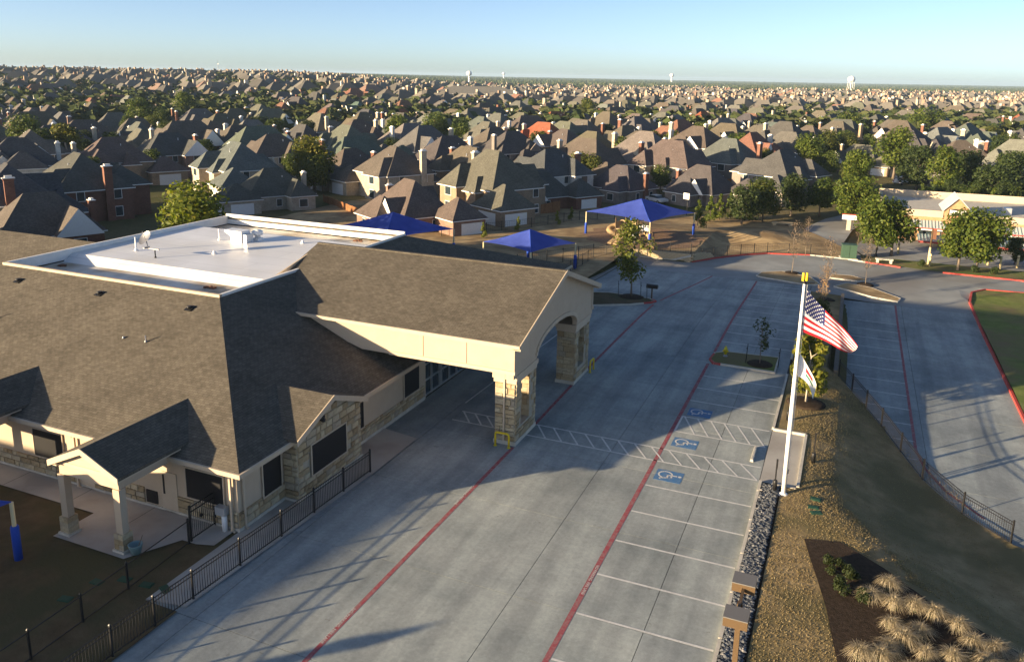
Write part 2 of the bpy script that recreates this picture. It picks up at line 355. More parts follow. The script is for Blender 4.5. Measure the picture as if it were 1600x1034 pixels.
lot = sheet('parking_lot', [(-24.4, -8), (-2.8, -8), (-2.8, 91), (-24.4, 91)], 'joint_fill', -.035, 2.2)
def slab_grid(xs, ys, parent, name='concrete_slab', T=T):
    for x0, x1 in zip(xs, xs[1:]):
        for y0, y1 in zip(ys, ys[1:]):
            g_ = .013; b = MB(); n = 6; X0, X1, Y0, Y1 = x0+g_, x1-g_, y0+g_, y1-g_
            for k in range(n+1):
                y = Y0+(Y1-Y0)*k/n; b.v += [(X0, y, T(X0, y)), (X1, y, T(X1, y)), (X0, y, T(X0, y)-.12), (X1, y, T(X1, y)-.12)]
            for k in range(n):
                o = 4*k; b.f += [[o, o+1, o+5, o+4], [o+2, o, o+4, o+6], [o+1, o+3, o+7, o+5]]
            b.f += [[2, 3, 1, 0], [4*n, 4*n+1, 4*n+3, 4*n+2]]; b.mi = [0]*len(b.f); b.sm = [False]*len(b.f)
            b.build(name, 'concrete', parent)
YS = [33.35+6.4*k for k in range(-6, 9)]+[91]
slab_grid([-24.35, -21.75, -16.4, -11.05, -5.6, -2.9], YS, lot)
low = sheet('lower_lot', [(.35, 42), (12.35, 42), (12.35, 88), (.35, 88)], 'joint_fill', -.04, 2.2, zf=lambda x, y: -1.5+.3*ss(80, 97, y))
lowz = lambda x, y: -1.5+.3*ss(80, 97, y)
slab_grid([.38, 5.9, 12.33], [42+5.75*k for k in range(9)], low, T=lowz)
cross = sheet('cross_drive', [(-24.4, 91.02), (-26.5, 92.5), (-24.6, 97.2), (-17.2, 97.3), (-14.8, 100.9), (-12, 104.3), (-9.1, 106.9), (-4, 108.4), (0, 108.2), (5, 106.6), (9, 105.6), (30, 104.6), (60, 103.5),
      (60, 98.8), (18, 98.9), (14.5, 98.6), (13, 96.6), (12.35, 93), (12.35, 88.02), (.36, 88.02), (-2.85, 88.4), (-2.85, 91.02)], 'road', .0, 1.6)
sheet('drive_apron', [(-27.2, 74.5), (-24.42, 74.5), (-24.42, 91), (-26.4, 92.4), (-27.2, 90)], 'walk_concrete', .02, 1.5, zf=lambda x, y: -1.2*ss(66, 97, y))
street = sheet('street', [tuple(at(x, y, -1.2)[:2]) for x, y in ((1238, 404), (1240, 385), (1248, 367), (1262, 354), (1290, 342), (1340, 331), (1395, 322), (1430, 327), (1372, 339), (1345, 349), (1330, 362), (1318, 380), (1345, 399), (1380, 402), (1385, 408))], 'road', .03, 2.5)
sheet('retail_lot', [(4, 106.6), (9, 105.7), (45, 104.2), (45, 127), (3, 127), (1, 116)], 'road', .02, 2.5)
sheet('retail_verge', [(2.2, 107.9), (9, 106), (60, 104.2), (60, 109.5), (8, 110.8), (2, 111.5)], 'green_lawn', .09, 2)
# lawns and beds
sheet('sloping_lawn', [(-1.75, -6), (30, -6), (30, 38), (12.3, 41.6), (9.2, 42.6), (7.14, 44.9), (5.42, 48.1), (3.34, 53.85), (.33, 60.5), (.3, 88), (-2.72, 88), (-2.72, 48.35), (-.98, 48.35), (-.98, 40.9), (-1.75, 40.9)], 'dry_lawn', .10, .8)
sheet('green_verge', [(12.5, 30), (12.5, 92), (13.1, 96.4), (14.6, 98.4), (18, 98.7), (60, 98.6), (60, 30)], 'green_lawn', .12, 2, zf=lambda x, y: -1.3+.25*ss(13, 30, x)*ss(40, 70, y)+.12*noise.noise((x*.2, y*.2, 0)))
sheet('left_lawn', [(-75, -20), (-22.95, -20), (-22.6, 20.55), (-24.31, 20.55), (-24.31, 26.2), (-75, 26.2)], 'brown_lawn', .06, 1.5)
sheet('playground_lawn', [(-78, 70), (-24.8, 70), (-24.8, 97.6), (-17.4, 97.6), (-14.9, 101.3), (-12.1, 104.6), (-9.2, 107.2), (-4, 108.7), (0, 108.5), (1.5, 112), (-3, 122), (-8, 132), (-78, 132)], 'straw_ground', .08, 1.6)
c0 = onground(1005, 372)
sheet('playground_chips', [(c0.x+8.2*math.cos(t*.3)*(1+.1*math.sin(3*t)), c0.y+7.5*math.sin(t*.3)) for t in range(21)], 'chips', .12, 1.5)
bed = sheet('mulch_bed', [(-.35, 36.2), (.0, 34.6), (.35, 33.2), (.8, 31.2), (1.3, 28), (1.6, 22), (12, 22), (9.5, 30), (7.9, 32.4), (4.9, 33.3), (3.0, 35.2), (1.2, 36.6)], 'mulch', .135, .8)
sheet('rock_bed', [(-2.74, -6), (-1.76, -6), (-1.7, 38), (-1.55, 40.85), (-2.74, 40.85)], 'mulch', .07, 1.5)
walk = sheet('building_walk', [(-24.32, 20.6), (-22.5, 20.9), (-21.78, 33.5), (-21.78, 38.0), (-24.32, 38.4)], 'walk_concrete', .03, 2, zf=lambda x, y: .03)
sheet('south_walk', [(-60, 24.35), (-31.6, 24.35), (-31.6, 22.2), (-27.3, 22.2), (-26.1, 24.35), (-25.3, 24.35), (-24.5, 24.6), (-24.5, 26.1), (-60, 26.1)], 'walk_concrete', .11, 3, zf=lambda x, y: 0)
for x in (-29.4, -33.6, -38, -42.5): sheet('walk_joint', [(x, 24.37), (x+.03, 24.37), (x+.03, 26), (x, 26)], 'joint_fill', .114, 3, parent=walk, zf=lambda x, y: 0)
pad = sheet('flag_pad', [(-2.88, 41.2), (-1.02, 41.1), (-1.05, 48.05), (-2.88, 48.1)], 'walk_concrete', .02, 1.5, zf=lambda x, y: 0)

# kerbs: real steps along the edges of the pavement
def kerb(pts, w=.16, h=.15, m='kerb_concrete', closed=False, name='kerb', parent=lot, zf=T, gap=0, **kw):
    P = [Vector((x, y, 0)) for x, y in pts]
    if closed: P.append(P[0])
    out = []
    for a, c in zip(P, P[1:]):
        n = max(1, round((c-a).length/2.2))
        for k in range(n): out.append(a.lerp(c, k/n))
    out.append(P[-1]); b = MB()
    for i, p in enumerate(out):
        pv = out[i-1] if i else (out[-2] if closed else p); nx_ = out[i+1] if i < len(out)-1 else (out[1] if closed else p)
        d = (nx_-pv).normalized(); s = Vector((d.y, -d.x, 0))*w/2; z = zf(p.x, p.y)
        b.v += [(p.x-s.x, p.y-s.y, z-.1), (p.x+s.x, p.y+s.y, z-.1), (p.x+s.x*.75, p.y+s.y*.75, z+h), (p.x-s.x*.75, p.y-s.y*.75, z+h)]
    for i in range(len(out)-1):
        o = 4*i
        for a, c in ((0, 1), (1, 2), (2, 3), (3, 0)): b.f.append([o+a, o+c, o+4+c, o+4+a])
    e = 4*(len(out)-1); b.f += [[3, 2, 1, 0], [e, e+1, e+2, e+3]]; b.mi = [0]*len(b.f); b.sm = [False]*len(b.f)
    return b.build(name, m, parent, **kw)
y = -6.0
while y < 40.6: kerb([(-2.82, y), (-2.82, min(y+3.0, 41.1))], .19, .15, zf=lambda x, y: 0); y += 3.06
kerb([(-2.86, 48.2), (-.97, 48.2)], .2, zf=lambda x, y: 0); kerb([(-.97, 48.1), (-.97, 41.2)], .2, zf=lambda x, y: 0); kerb([(-1.06, 41.02), (-2.3, 41.02)], .16, .12, zf=lambda x, y: 0)
kerb([(-2.86, 48.3), (-2.86, 58.3)], .2); kerb([(-2.86, 62.2), (-2.86, 88.2)], .2)
def island(name, pts, m, red=None):
    o = sheet(name, pts, m, .13, 1.2); kerb(pts, .17, .14, closed=True, parent=o)
    if red: kerb(red, .19, .145, 'red_kerb', parent=o)
    return o
island('lot_island', [(-21.9, 69.0), (-20.4, 70.0), (-18, 71.6), (-16.5, 73.4), (-16.2, 74.2), (-17, 74.9), (-19, 75.2), (-21, 75.4), (-24.2, 74), (-24.2, 70.5)], 'brown_lawn', [(-17.0, 72.8), (-16.4, 73.5), (-16.15, 74.2), (-16.6, 74.7)])
island('lot_island', [(-8.5, 59.3), (-8.1, 58.5), (-3.75, 58.4), (-3.75, 61.8), (-7.7, 61.5), (-8.4, 60.8)], 'green_lawn', [(-7.6, 58.46), (-8.15, 58.5), (-8.5, 59.3), (-8.42, 60.6)])
island('lot_island', [(-8.9, 93.6), (-8.4, 93.0), (-3.3, 91.4), (-2.0, 92.2), (-3.2, 95.6), (-6.5, 97.2), (-8.6, 95.6)], 'straw_ground')
island('lot_island', [(-.6, 92.2), (.8, 91.3), (3.2, 89.8), (5.6, 89.2), (5.9, 90.5), (3.2, 93.6), (.6, 94.6)], 'straw_ground')
island('lot_island', [(-1.2, 96.5), (1.8, 96.2), (3.0, 97.3), (1.0, 98.6), (-1, 98.3)], 'straw_ground')
kerb([(-24.4, 97.25), (-17.2, 97.4)], .2, parent=cross)
kerb([(-17.0, 97.5), (-14.8, 101), (-12, 104.4), (-9.1, 107), (-4, 108.5)], .24, .16, 'red_kerb', parent=cross)
kerb([(-4, 108.5), (0, 108.3), (2.6, 107.4)], .22, .15, 'kerb_concrete', parent=cross)
kerb([(2.6, 107.4), (5, 106.7), (6.5, 106.2)], .22, .15, 'red_kerb', parent=cross); kerb([(11, 105.5), (30, 104.7), (60, 103.6)], .24, .16, 'red_kerb', parent=cross)
kerb([(12.42, 30), (12.42, 92), (13.05, 96.5), (14.55, 98.5), (18, 98.8), (60, 98.7)], .24, .16, 'red_kerb', parent=low, zf=lambda x, y: -1.5+.3*ss(80, 97, y))
rw = MB(); n = 0                         # block retaining wall between the two lots
ret = thing('retaining_wall', 'dark low retaining wall along the planted strip between the two parking lots', 'wall', (.33, 74, -1.5))
ret_top = MB()
for k in range(12): ret_top.prism([(.2, 60.4+2.3*k), (.46, 60.4+2.3*k), (.46, 62.69+2.3*k), (.2, 62.69+2.3*k)], -1.95, lambda x, y: -1.2*ss(66, 97, y)+.14)
ret_top.build('wall_face', 'dark_block', ret, kind='stuff')
for k in range(23):
    y0 = 60.41+1.2*k; zz = -1.2*ss(66, 97, y0+.6)+.15; MB().box(.17, .49, y0, y0+1.18, zz, zz+.07).build('cap_stone', 'dark_block', ret)

# painted markings, each a thin sheet on the slabs
def strip(p0, p1, wd, m, name, parent=lot, zo=.006):
    a, c = Vector((*p0, 0)), Vector((*p1, 0)); d = (c-a).normalized(); s = Vector((-d.y, d.x, 0))*wd/2
    n = max(1, round((c-a).length/1.06)); b = MB()
    for k in range(n+1):
        p = a.lerp(c, k/n)
        for q in (p+s, p-s): b.v.append((q.x, q.y, (lowz if q.x > .4 else T)(q.x, q.y)+zo))
    b.f = [[2*k, 2*k+1, 2*k+3, 2*k+2] for k in range(n)]; b.mi = [0]*n; b.sm = [False]*n
    return b.build(name, m, parent)
for a, c in (((-16.55, -6), (-16.3, 39.4)), ((-16.3, 42.9), (-16.35, 49.9)), ((-16.35, 53.4), (-16.1, 73.0)), ((-15.9, 75), (-13.5, 91))): strip(a, c, .2, 'red_paint', 'fire_lane_line')
strip((-8.45, -6), (-8.5, 58.4), .22, 'red_paint', 'fire_lane_line'); strip((-8.5, 61.3), (-8.6, 90.8), .2, 'red_paint', 'fire_lane_line')
for k in range(-11, 6):
    y = 24.16+2.83*k if k < 6 else 0
    strip((-8.32, y), (-2.96, y+.03), .11, 'white_paint', 'stall_line')
for y in (50.75, 53.2, 55.7): strip((-8.35, y), (-2.98, y), .11, 'white_paint', 'stall_line')
for k in range(10): strip((-8.4, 64.2+2.74*k), (-3.0, 64.2+2.74*k), .11, 'white_paint', 'stall_line')
def hatch(x0, x1, y0, y1, n, end=True):
    strip((x0, y0), (x1, y0), .11, 'white_paint', 'hatch_line'); strip((x0, y1), (x1, y1), .11, 'white_paint', 'hatch_line')
    if end: strip((x0, y0), (x0, y1), .11, 'white_paint', 'hatch_line')
    for k in range(n):
        xa = x0+.15+(x1-x0-1.2)*k/(n-1); strip((xa, y1-.06), (xa+1.0, y0+.06), .1, 'white_paint', 'hatch_line', zo=.008)
hatch(-8.3, -3.05, 45.55, 47.95, 6); hatch(-16.2, -3.0, 41.25, 42.85, 13, False); hatch(-21.2, -17.6, 41.35, 42.75, 4, False)
strip((-21.6, 44.0), (-21.0, 62), .1, 'white_paint', 'hatch_line')
for k in range(13): strip((.5, 48.4+2.74*k), (5.35, 48.4+2.74*k-.1), .11, 'white_paint', 'stall_line', low)
for a, c in (((5.35, 88), (5.35, 52.5)), ((5.35, 52.5), (5.7, 50)), ((5.7, 50), (6.6, 47.4)), ((6.6, 47.4), (8.2, 45))): strip(a, c, .18, 'red_paint', 'fire_lane_line', low)
strip((4.2, 46.5), (8.2, 46.2), .1, 'white_paint', 'stall_line', low)
def wheelchair(cx, cy):
    b = MB().prism([(cx-.72, cy-.62), (cx+.72, cy-.62), (cx+.72, cy+.62), (cx-.72, cy+.62)], .001, .007); o = b.build('accessible_symbol', 'blue_paint', lot)
    b = MB(); L = lambda u, v: (cx+v, cy-u, .0105)      # symbol stands upright seen from the drive lane
    def bar(u0, v0, u1, v1, w_=.1):
        d = Vector((u1-u0, v1-v0)).normalized(); s = Vector((-d.y, d.x))*w_/2
        b.add([L(u0+s.x, v0+s.y), L(u0-s.x, v0-s.y), L(u1-s.x, v1-s.y), L(u1+s.x, v1+s.y)], [(0, 1, 2, 3)])
    for k in range(13):
        a0, a1 = R(100+20*k), R(120+20*k); bar(-.1+.36*math.cos(a0), -.2+.36*math.sin(a0), -.1+.36*math.cos(a1), -.2+.36*math.sin(a1), .09)
    bar(-.12, .42, -.08, -.08); bar(-.1, .15, .16, .15, .08); bar(-.1, -.06, .25, -.06); bar(.22, -.04, .36, -.45); bar(.34, -.43, .48, -.38, .08)
    b.add([L(-.12+.1*math.cos(R(45*k)), .56+.1*math.sin(R(45*k))) for k in range(8)], [tuple(range(8))])
    for f in b.f: pass
    b.build('wheelchair_figure', 'white_paint', o)
for y in (39.75, 44.1, 48.9): wheelchair(-7.4, y)
def lettering(txt, size, mtx, m, name, parent, ext=0.0):
    cu = bpy.data.curves.new(name, 'FONT'); cu.body = txt; cu.size = size; cu.extrude = ext; cu.align_x = 'CENTER'
    to = bpy.data.objects.new(name, cu); col.objects.link(to); dg = bpy.context.evaluated_depsgraph_get(); dg.update()
    me = bpy.data.meshes.new_from_object(to.evaluated_get(dg)); bpy.data.objects.remove(to); me.transform(mtx); me.materials.clear(); me.materials.append(MATS[m])
    o = bpy.data.objects.new(name, me); col.objects.link(o); o.parent = parent; return o
for x, ys_ in ((-8.46, (29.3, 12)), (-16.45, (22.5, 33.5))):
    for y in ys_: lettering('NO PARKING  FIRE LANE', .2, Matrix.Translation((x-.065, y, .0125)) @ Matrix.Rotation(R(-90), 4, 'Z'), 'white_paint', 'fire_lane_lettering', lot)
for t in (11.5, 20, 30): lettering('NO PARKING FIRE LANE', .14, Matrix.Translation((t*1.0+6, 104.6-.03*t+.02+.19, -1.2+.163)) @ Matrix.Rotation(R(-2), 4, 'Z'), 'white_paint', 'kerb_lettering', cross)

# ------------------------------------------------------------------ the school
B = thing('school_building', 'large one-storey cream building with brown shingle hip roof, white flat roof well and arched portico', 'building', (-38, 48, 0))
XW, XE, YS_, YN = -24.3, -23.6, 25.45, 70.7       # front wall, eave lines
ZE, ZF = 3.35, 7.7                                 # eave, rim of the roof well
FX0, FX1, FY0, FY1 = -52.3, -33.66, 35.63, 56.9    # roof well
WX = -62.4
def hipz(x): return ZE+(XE-x)*(ZF-ZE)/(XE-FX1)
# walls
b = MB().box(WX+.7, XW, 26.0, 26.25, 0, 3.2).box(XW-.25, XW, 26.26, 43.6, 0, 3.2).box(XW-.25, XW, 49.7, 70.2, 0, 3.2).box(WX+.7, XW, 69.95, 70.2, 0, 3.2).box(WX+.7, WX+.95, 26.3, 69.9, 0, 3.2)
b.build('wall', 'cream', B)
b = MB().box(-62, -27.6, 25.93, 25.998, 0, .22).box(XW+.002, XW+.07, 26.0, 29.4, 0, .22).box(XW+.002, XW+.07, 34.9, 43.4, 0, .22).box(-27.6, XW+.07, 25.93, 25.998, 0, .22).box(XW+.002, XW+.07, 50, 70, 0, .22)
b.build('base_kick', 'kerb_concrete', B)
# hip roof in planes
def plane(pts, name, m='shingle', th=.18):
    return MB().extr(pts, (0, 0, -th)).build(name, [m], B)
E0, E1, E2, E3 = (XE, YS_, ZE), (XE, YN, ZE), (WX, YN, ZE), (WX, YS_, ZE)
F0, F1, F2, F3 = (FX1, FY0, ZF), (FX1, FY1, ZF), (FX0, FY1, ZF), (FX0, FY0, ZF)
roof = plane([E3, E0, F0, F3], 'roof_slope'); plane([E0, E1, F1, F0], 'roof_slope'); plane([E1, E2, F2, F1], 'roof_slope'); plane([E2, E3, F3, F2], 'roof_slope')
b = MB()                                            # eave fascia and gutter
b.box(WX, XE, YS_-.11, YS_-.004, ZE-.2, ZE+.015).box(XE+.004, XE+.11, YS_-.11, YN, ZE-.2, ZE+.015)
b.build('gutter', 'cream_trim', B)
MB().box(WX, XE-.02, YS_+.02, 25.99, ZE-.26, ZE-.2).box(XW+.01, XE-.02, 26, YN-.1, ZE-.26, ZE-.2).build('soffit', 'cream_trim', B)
# roof well: parapet rim, gutters at both ends, raised deck
zg, zd = 7.0, 7.5
b = MB().box(FX0-.05, FX1+.05, FY0-.06, FY0+.16, ZF-.28, ZF+.14); b.build('parapet', 'cream_trim', B)
for args in ((FX0-.05, FX0+.14, FY0+.162, FY1, ZF-.6, ZF+.14), (FX1-.14, FX1+.05, FY0+.162, FY1, ZF-.6, ZF+.14), (FX0-.05, FX1+.05, FY1+.002, FY1+.2, ZF-.6, ZF+.30)):
    MB().box(*args).build('parapet', 'white_trim', B)
MB().box(FX0, FX1, FY0+.1, FY1, zg-.3, zg).build('gutter_deck', 'stained_membrane', B)
b = MB(); ya, yb, yc, yd = 39.9, 40.75, 52.8, 53.6
b.add([(FX0+.15, ya, zg+.005), (FX1-.15, ya, zg+.005), (FX1-.15, yb, zd), (FX0+.15, yb, zd), (FX1-.15, yc, zd+.06), (FX0+.15, yc, zd+.06), (FX1-.15, yd, zg+.005), (FX0+.15, yd, zg+.005)],
      [(0, 1, 2, 3), (3, 2, 4, 5), (5, 4, 6, 7), (1, 6, 4, 2), (0, 3, 5, 7)])
b.build('roof_deck', 'membrane', B)
def vent_pipe(p, h, r0=.06, m='white_metal', cap=False):
    b = MB().lathe(p, [(r0*2.4, 0), (r0*2.2, .08), (r0, .22), (r0, h)], 10)
    if cap: b.lathe((p[0], p[1], p[2]+h), [(r0*.9, 0), (r0*2, .03), (r0*2, .14), (r0*.6, .22)], 10)
    return b.build('vent_pipe', m, B)
p = at(213, 392, zd); vent_pipe(p, 1.05); p = at(343, 376, zd); vent_pipe(p, .95); p = at(335, 397, zd); vent_pipe(p, .28, .08); p = at(473, 381, zd); vent_pipe(p, .3, .08)
for x, y in ((336, 433), (344, 434), (355, 433), (362, 433)): vent_pipe(at(x, y, zg), .28, .055)
for x, y in ((100, 416), (330, 450), (338, 359), (561, 377)):      # drains with rusty strainers
    q = at(x, y, zg); b = MB()
    for k in range(9): b.obox((q.x+rnd.uniform(-.4, .4), q.y+rnd.uniform(-.2, .2), zg+.05), (rnd.uniform(.05, .16), .02, 0), (0, .06, .01), (0, .01, .05))
    b.lathe((q.x, q.y, zg), [(.16, 0), (.15, .1), (.05, .16)], 10).build('roof_drain', 'rust_brown', B)
for x, y in ((28, 431), (155, 452), (296, 474)):
    q = at(x, y, 7.2); z = ZE+(q.y-YS_)*(ZF-ZE)/(FY0-YS_); q = at(x, y, z); q.z = ZE+(q.y-YS_)*(ZF-ZE)/(FY0-YS_)
    b = MB().obox((q.x, q.y, q.z+.03), (.25, 0, 0), (0, .22, .09), (0, -.012, .025)).lathe((q.x, q.y, q.z+.03), [(.14, 0), (.18, .07), (.18, .12), (.08, .15)], 12); b.build('roof_vent', 'black_metal', B)
for x, y in ((189, 483), (229, 545), (0, 520)):
    q = at(x, y, 6); q = at(x, y, ZE+(q.y-YS_)*.43); z = ZE+(q.y-YS_)*.43; MB().lathe((q.x, q.y, z-.05), [(.1, 0), (.07, .12), (.035, .14), (.035, .42 if x > 200 or x < 5 else .15)], 8).build('plumbing_vent', 'grey_metal', B)
# things standing on the flat roof
q = at(243, 403, zd); t = thing('satellite_dish', 'grey satellite dish on a short black mast on the white flat roof', 'satellite dish', (q.x, q.y, zd))
MB().lathe((0, 0, 0), [(.09, 0), (.07, .1), (.045, .12), (.045, .55)], 10).build('mast', 'black_metal', t, True)
MB().obox((-.45, .1, .62), (.75, 0, 0), (0, .05, 0), (0, 0, .04)).obox((-.9, .1, .66), (.06, 0, 0), (0, .25, 0), (0, 0, .05)).build('arm', 'grey_metal', t, True)
b = MB(); dn = Vector((-.15, -.72, .62)).normalized(); ax = dn.cross(Vector((0, 0, 1))).normalized(); ay = dn.cross(ax); cc = Vector((-1.05, .15, 1.35))
prof = [(0.0, -.1), (.25, -.075), (.42, -.03), (.52, .02)]
for r0, dz in prof: b.v += [tuple(cc+(ax*math.cos(2*math.pi*k/20)*r0+ay*math.sin(2*math.pi*k/20)*r0*1.1)+dn*dz) for k in range(20)]
for i in range(3):
    for k in range(20): b.f.append([i*20+k, i*20+(k+1) % 20, (i+1)*20+(k+1) % 20, (i+1)*20+k]); b.mi.append(0); b.sm.append(True)
b.build('dish', 'grey_metal', t, True)
MB().tube([cc-dn*.1, (-.75, .1, .68)], .035, 6).tube([(-.75, .1, .7), cc+dn*.45-ay*.3], .02, 6).build('feed_arm', 'grey_metal', t, True)
q = at(259, 422, zg); t = thing('roof_hatch', 'low roof hatch with brown lid and white kerb on the flat roof', 'roof hatch', (q.x, q.y, zg))
MB().box(-.75, .75, -.55, .55, 0, .3).build('hatch_kerb', 'white_trim', t, True); MB().box(-.82, .82, -.62, .62, .3, .42).build('lid', 'rust_brown', t, True)
q = at(376, 378, zd); t = thing('rooftop_unit', 'shiny white boxy air unit with sloped hood on the flat roof', 'air unit', (q.x, q.y, zd))
MB().box(-.55, .55, -.5, .5, .0, .95).build('cabinet', 'white_metal', t, True); MB().extr([(-.56, -.45, .95), (-.56, -.45, .45), (-1.15, -.45, .8), (-1.15, -.45, .98)], (0, .9, 0)).build('hood', 'white_metal', t, True); MB().box(.56, .95, -.4, .4, 0, .7).build('side_panel', 'galv', t, True)
q = at(403, 376, zd); t = thing('exhaust_fan', 'white mushroom exhaust fan on a square kerb beside the air unit', 'exhaust fan', (q.x, q.y, zd))
MB().box(-.3, .3, -.3, .3, 0, .25).build('fan_kerb', 'white_metal', t, True); MB().lathe((0, 0, .25), [(.22, 0), (.22, .2), (.42, .24), (.45, .5), (.3, .62), (.05, .66)], 18).build('fan_hood', 'white_metal', t, True)
# west wing behind
b = MB().roof(-92, -55.5, 39.2, 54.8, 3.35, .425, True, False, 'x'); b.build('wing_roof', ['shingle', 'cream_trim'], B)
MB().box(-91, -62.5, 40, 54, 0, 3.3).build('wing_wall', 'cream', B)

# stone work: blocks are pieces of their own
STONE_N = [0]; stone_rest = MB()
UNIT = {}
def block(w_, h_, t_, seed):
    key = (round(w_, 2), round(h_, 2), seed)
    if key not in UNIT:
        r_ = random.Random(hash(key)); b = MB(); j = lambda: r_.uniform(-.018, .018)
        x0, x1, z0, z1 = -w_/2+.012, w_/2-.012, -h_/2+.012, h_/2-.012
        b.add([(x0, 0, z0), (x1, 0, z0), (x1, 0, z1), (x0, 0, z1), (x0+.02, -t_+j(), z0+.02), (x1-.02, -t_+j(), z0+.02), (x1-.02, -t_+j(), z1-.02), (x0+.02, -t_+j(), z1-.02)],
              [(0, 1, 5, 4), (1, 2, 6, 5), (2, 3, 7, 6), (3, 0, 4, 7), (4, 5, 6, 7)])
        UNIT[key] = b.mesh('stone', ['stone'])
    return UNIT[key]
def stone_face(p0, p1, z0, z1, parent, keep=None, t_=.07, rowh=(.22, .30, .38), seed=1):
    """courses of blocks on the vertical face from p0 to p1 (outside on the right-hand side going p0->p1); keep(u, z) tests openings"""
    a, c = Vector((*p0, 0)), Vector((*p1, 0)); d = (c-a); L = d.length; d.normalize(); rz = math.atan2(d.y, d.x); r_ = random.Random(seed)
    z = z0
    while z < z1-.08:
        h = min(r_.choice(rowh), z1-z)
        if z1-z-h < .1: h = z1-z
        u = 0
        while u < L-.03:
            wd = min(r_.choice((.35, .5, .65, .8)), L-u)
            if L-u-wd < .15: wd = L-u
            if keep is None or (keep(u+.02, z+.02, u+wd-.02, z+h-.02)):
                q = a+d*(u+wd/2)
                if STONE_N[0] < 298:
                    me = block(wd, h, t_, r_.randint(0, 2)); o = bpy.data.objects.new('stone', me); col.objects.link(o); o.parent = parent
                    o.location = Vector((q.x, q.y, z+h/2))-B.location; o.rotation_euler.z = rz; STONE_N[0] += 1
                else:
                    nrm = Vector((d.y, -d.x, 0)); stone_rest.obox((q.x+nrm.x*t_/2, q.y+nrm.y*t_/2, z+h/2), d*(wd/2-.012), nrm*(t_/2+r_.uniform(-.012, .012)), (0, 0, h/2-.012))
            u += wd
        z += h
# gabled stone bay on the front
bay = MB(); bx, by0, by1 = -23.45, 29.3, 34.7; bpk = 32.0
bay.extr([(XW+.01, by0, 0), (XW+.01, by1, 0), (XW+.01, by1, 3.4), (XW+.01, bpk, 4.45), (XW+.01, by0, 3.4)], (bx-XW-.01, 0, 0)); BW = bay.build('bay_wall', 'mortar', B)
win = (30.3, 33.25, 1.05, 2.65)
def bay_keep(u0, z0, u1, z1):
    y0, y1 = by0+u0, by0+u1
    if y1 > win[0] and y0 < win[1] and z1 > win[2] and z0 < win[3]: return False
    return z1 < 3.4+(min(y0-by0, by1-y1)+.05)*.39
stone_face((bx, by0), (bx, by1), .2, 4.4, BW, bay_keep, seed=3)
stone_face((XW, by0), (bx, by0), .2, 3.3, BW, seed=4)
MB().box(XW, bx+.1, by0-.1, by1+.1, 0, .2).build('bay_base', 'kerb_concrete', B)
# window screens: dark panes in cream frames
def window(x0, x1, y0, y1, z0, z1, ax, parent=B, fr=.07):
    o = MB()
    if ax == 'x':   # in a wall facing +X
        for q in ((y0-fr, y1+fr, z1, z1+fr), (y0-fr, y1+fr, z0-fr, z0), (y0-fr, y0, z0, z1), (y1, y1+fr, z0, z1)): o.box(x0, x0+.06, q[0], q[1], q[2], q[3])
        w_ = o.build('window', 'cream_trim', parent); MB().box(x0, x0+.035, y0, y1, z0, z1).build('screen', 'dark_screen', w_, True).location = -parent.location
    else:
        for q in ((x0-fr, x1+fr, z1, z1+fr), (x0-fr, x1+fr, z0-fr, z0), (x0-fr, x0, z0, z1), (x1, x1+fr, z0, z1)): o.box(q[0], q[1], y0-.06, y0, q[2], q[3])
        w_ = o.build('window', 'cream_trim', parent); MB().box(x0, x1, y0-.035, y0, z0, z1).build('screen', 'dark_screen', w_, True).location = -parent.location
window(bx+.06, 0, win[0], win[1], win[2], win[3], 'x'); window(XW+.03, 0, 27.7, 29.0, .95, 2.7, 'x'); window(XW+.03, 0, 35.4, 36.25, 1.05, 2.62, 'x'); window(XW+.03, 0, 40.8, 42.65, 1.05, 2.68, 'x')
for y in (56, 61, 66): window(XW+.03, 0, y, y+1.9, 1.05, 2.68, 'x')
for x0, x1 in ((-27.25, -25.05), (-37.5, -35.4), (-48.3, -46.1), (-53, -51)): window(x0, x1, 25.97, 0, 1.18, 2.66, 'y')
# bay roof: small gable running back into the main slope
sl = .40; pk = 4.72; eo = .35
xb = lambda z: XE-(z-ZE)*(XE-FX1)/(ZF-ZE)
for sg, yo in ((-1, by0-eo), (1, by1+eo)):
    ze = pk-(abs(yo-bpk))*sl; pts = [(bx+.3, yo, ze), (bx+.3, bpk, pk), (xb(pk)-.1, bpk, pk), (xb(ze)-.1, yo, ze)]
    MB().extr(pts if sg < 0 else pts[::-1], (0, 0, -.12)).build('bay_roof', 'shingle', B)
b = MB()
for sg, yo in ((-1, by0-eo), (1, by1+eo)):
    ze = pk-(abs(yo-bpk))*sl; b.extr([(bx+.302, yo, ze-.28), (bx+.302, bpk, pk-.28), (bx+.302, bpk, pk+.02), (bx+.302, yo, ze+.02)], (.05, 0, 0))
b.build('rake_board', 'cream_trim', B)
MB().box(bx+.07, bx+.3, 30.95, 31.2, 3.72, 3.95).lathe((bx+.28, 31.07, 3.66), [(.1, 0), (.14, .12), (.05, .22)], 8).build('wall_lamp', 'black_metal', B)
# low stone wainscot on the walls
WS = [(-27.6, XW, 25.93, 'y')]
stone_rest_parent = B
stone_face((XW+.005, 34.75), (XW+.005, 43.4), .22, 1.0, BW, seed=5); stone_face((XW+.005, 26.0), (XW+.005, 29.28), .22, 1.0, BW, seed=6)
stone_face((-27.9, 25.995), (XW, 25.995), .22, 1.05, BW, seed=7); stone_face((-33.4, 25.995), (-30.0, 25.995), .22, 1.05, BW, seed=8); stone_face((-41.5, 25.995), (-34.6, 25.995), .22, 1.05, BW, seed=9)
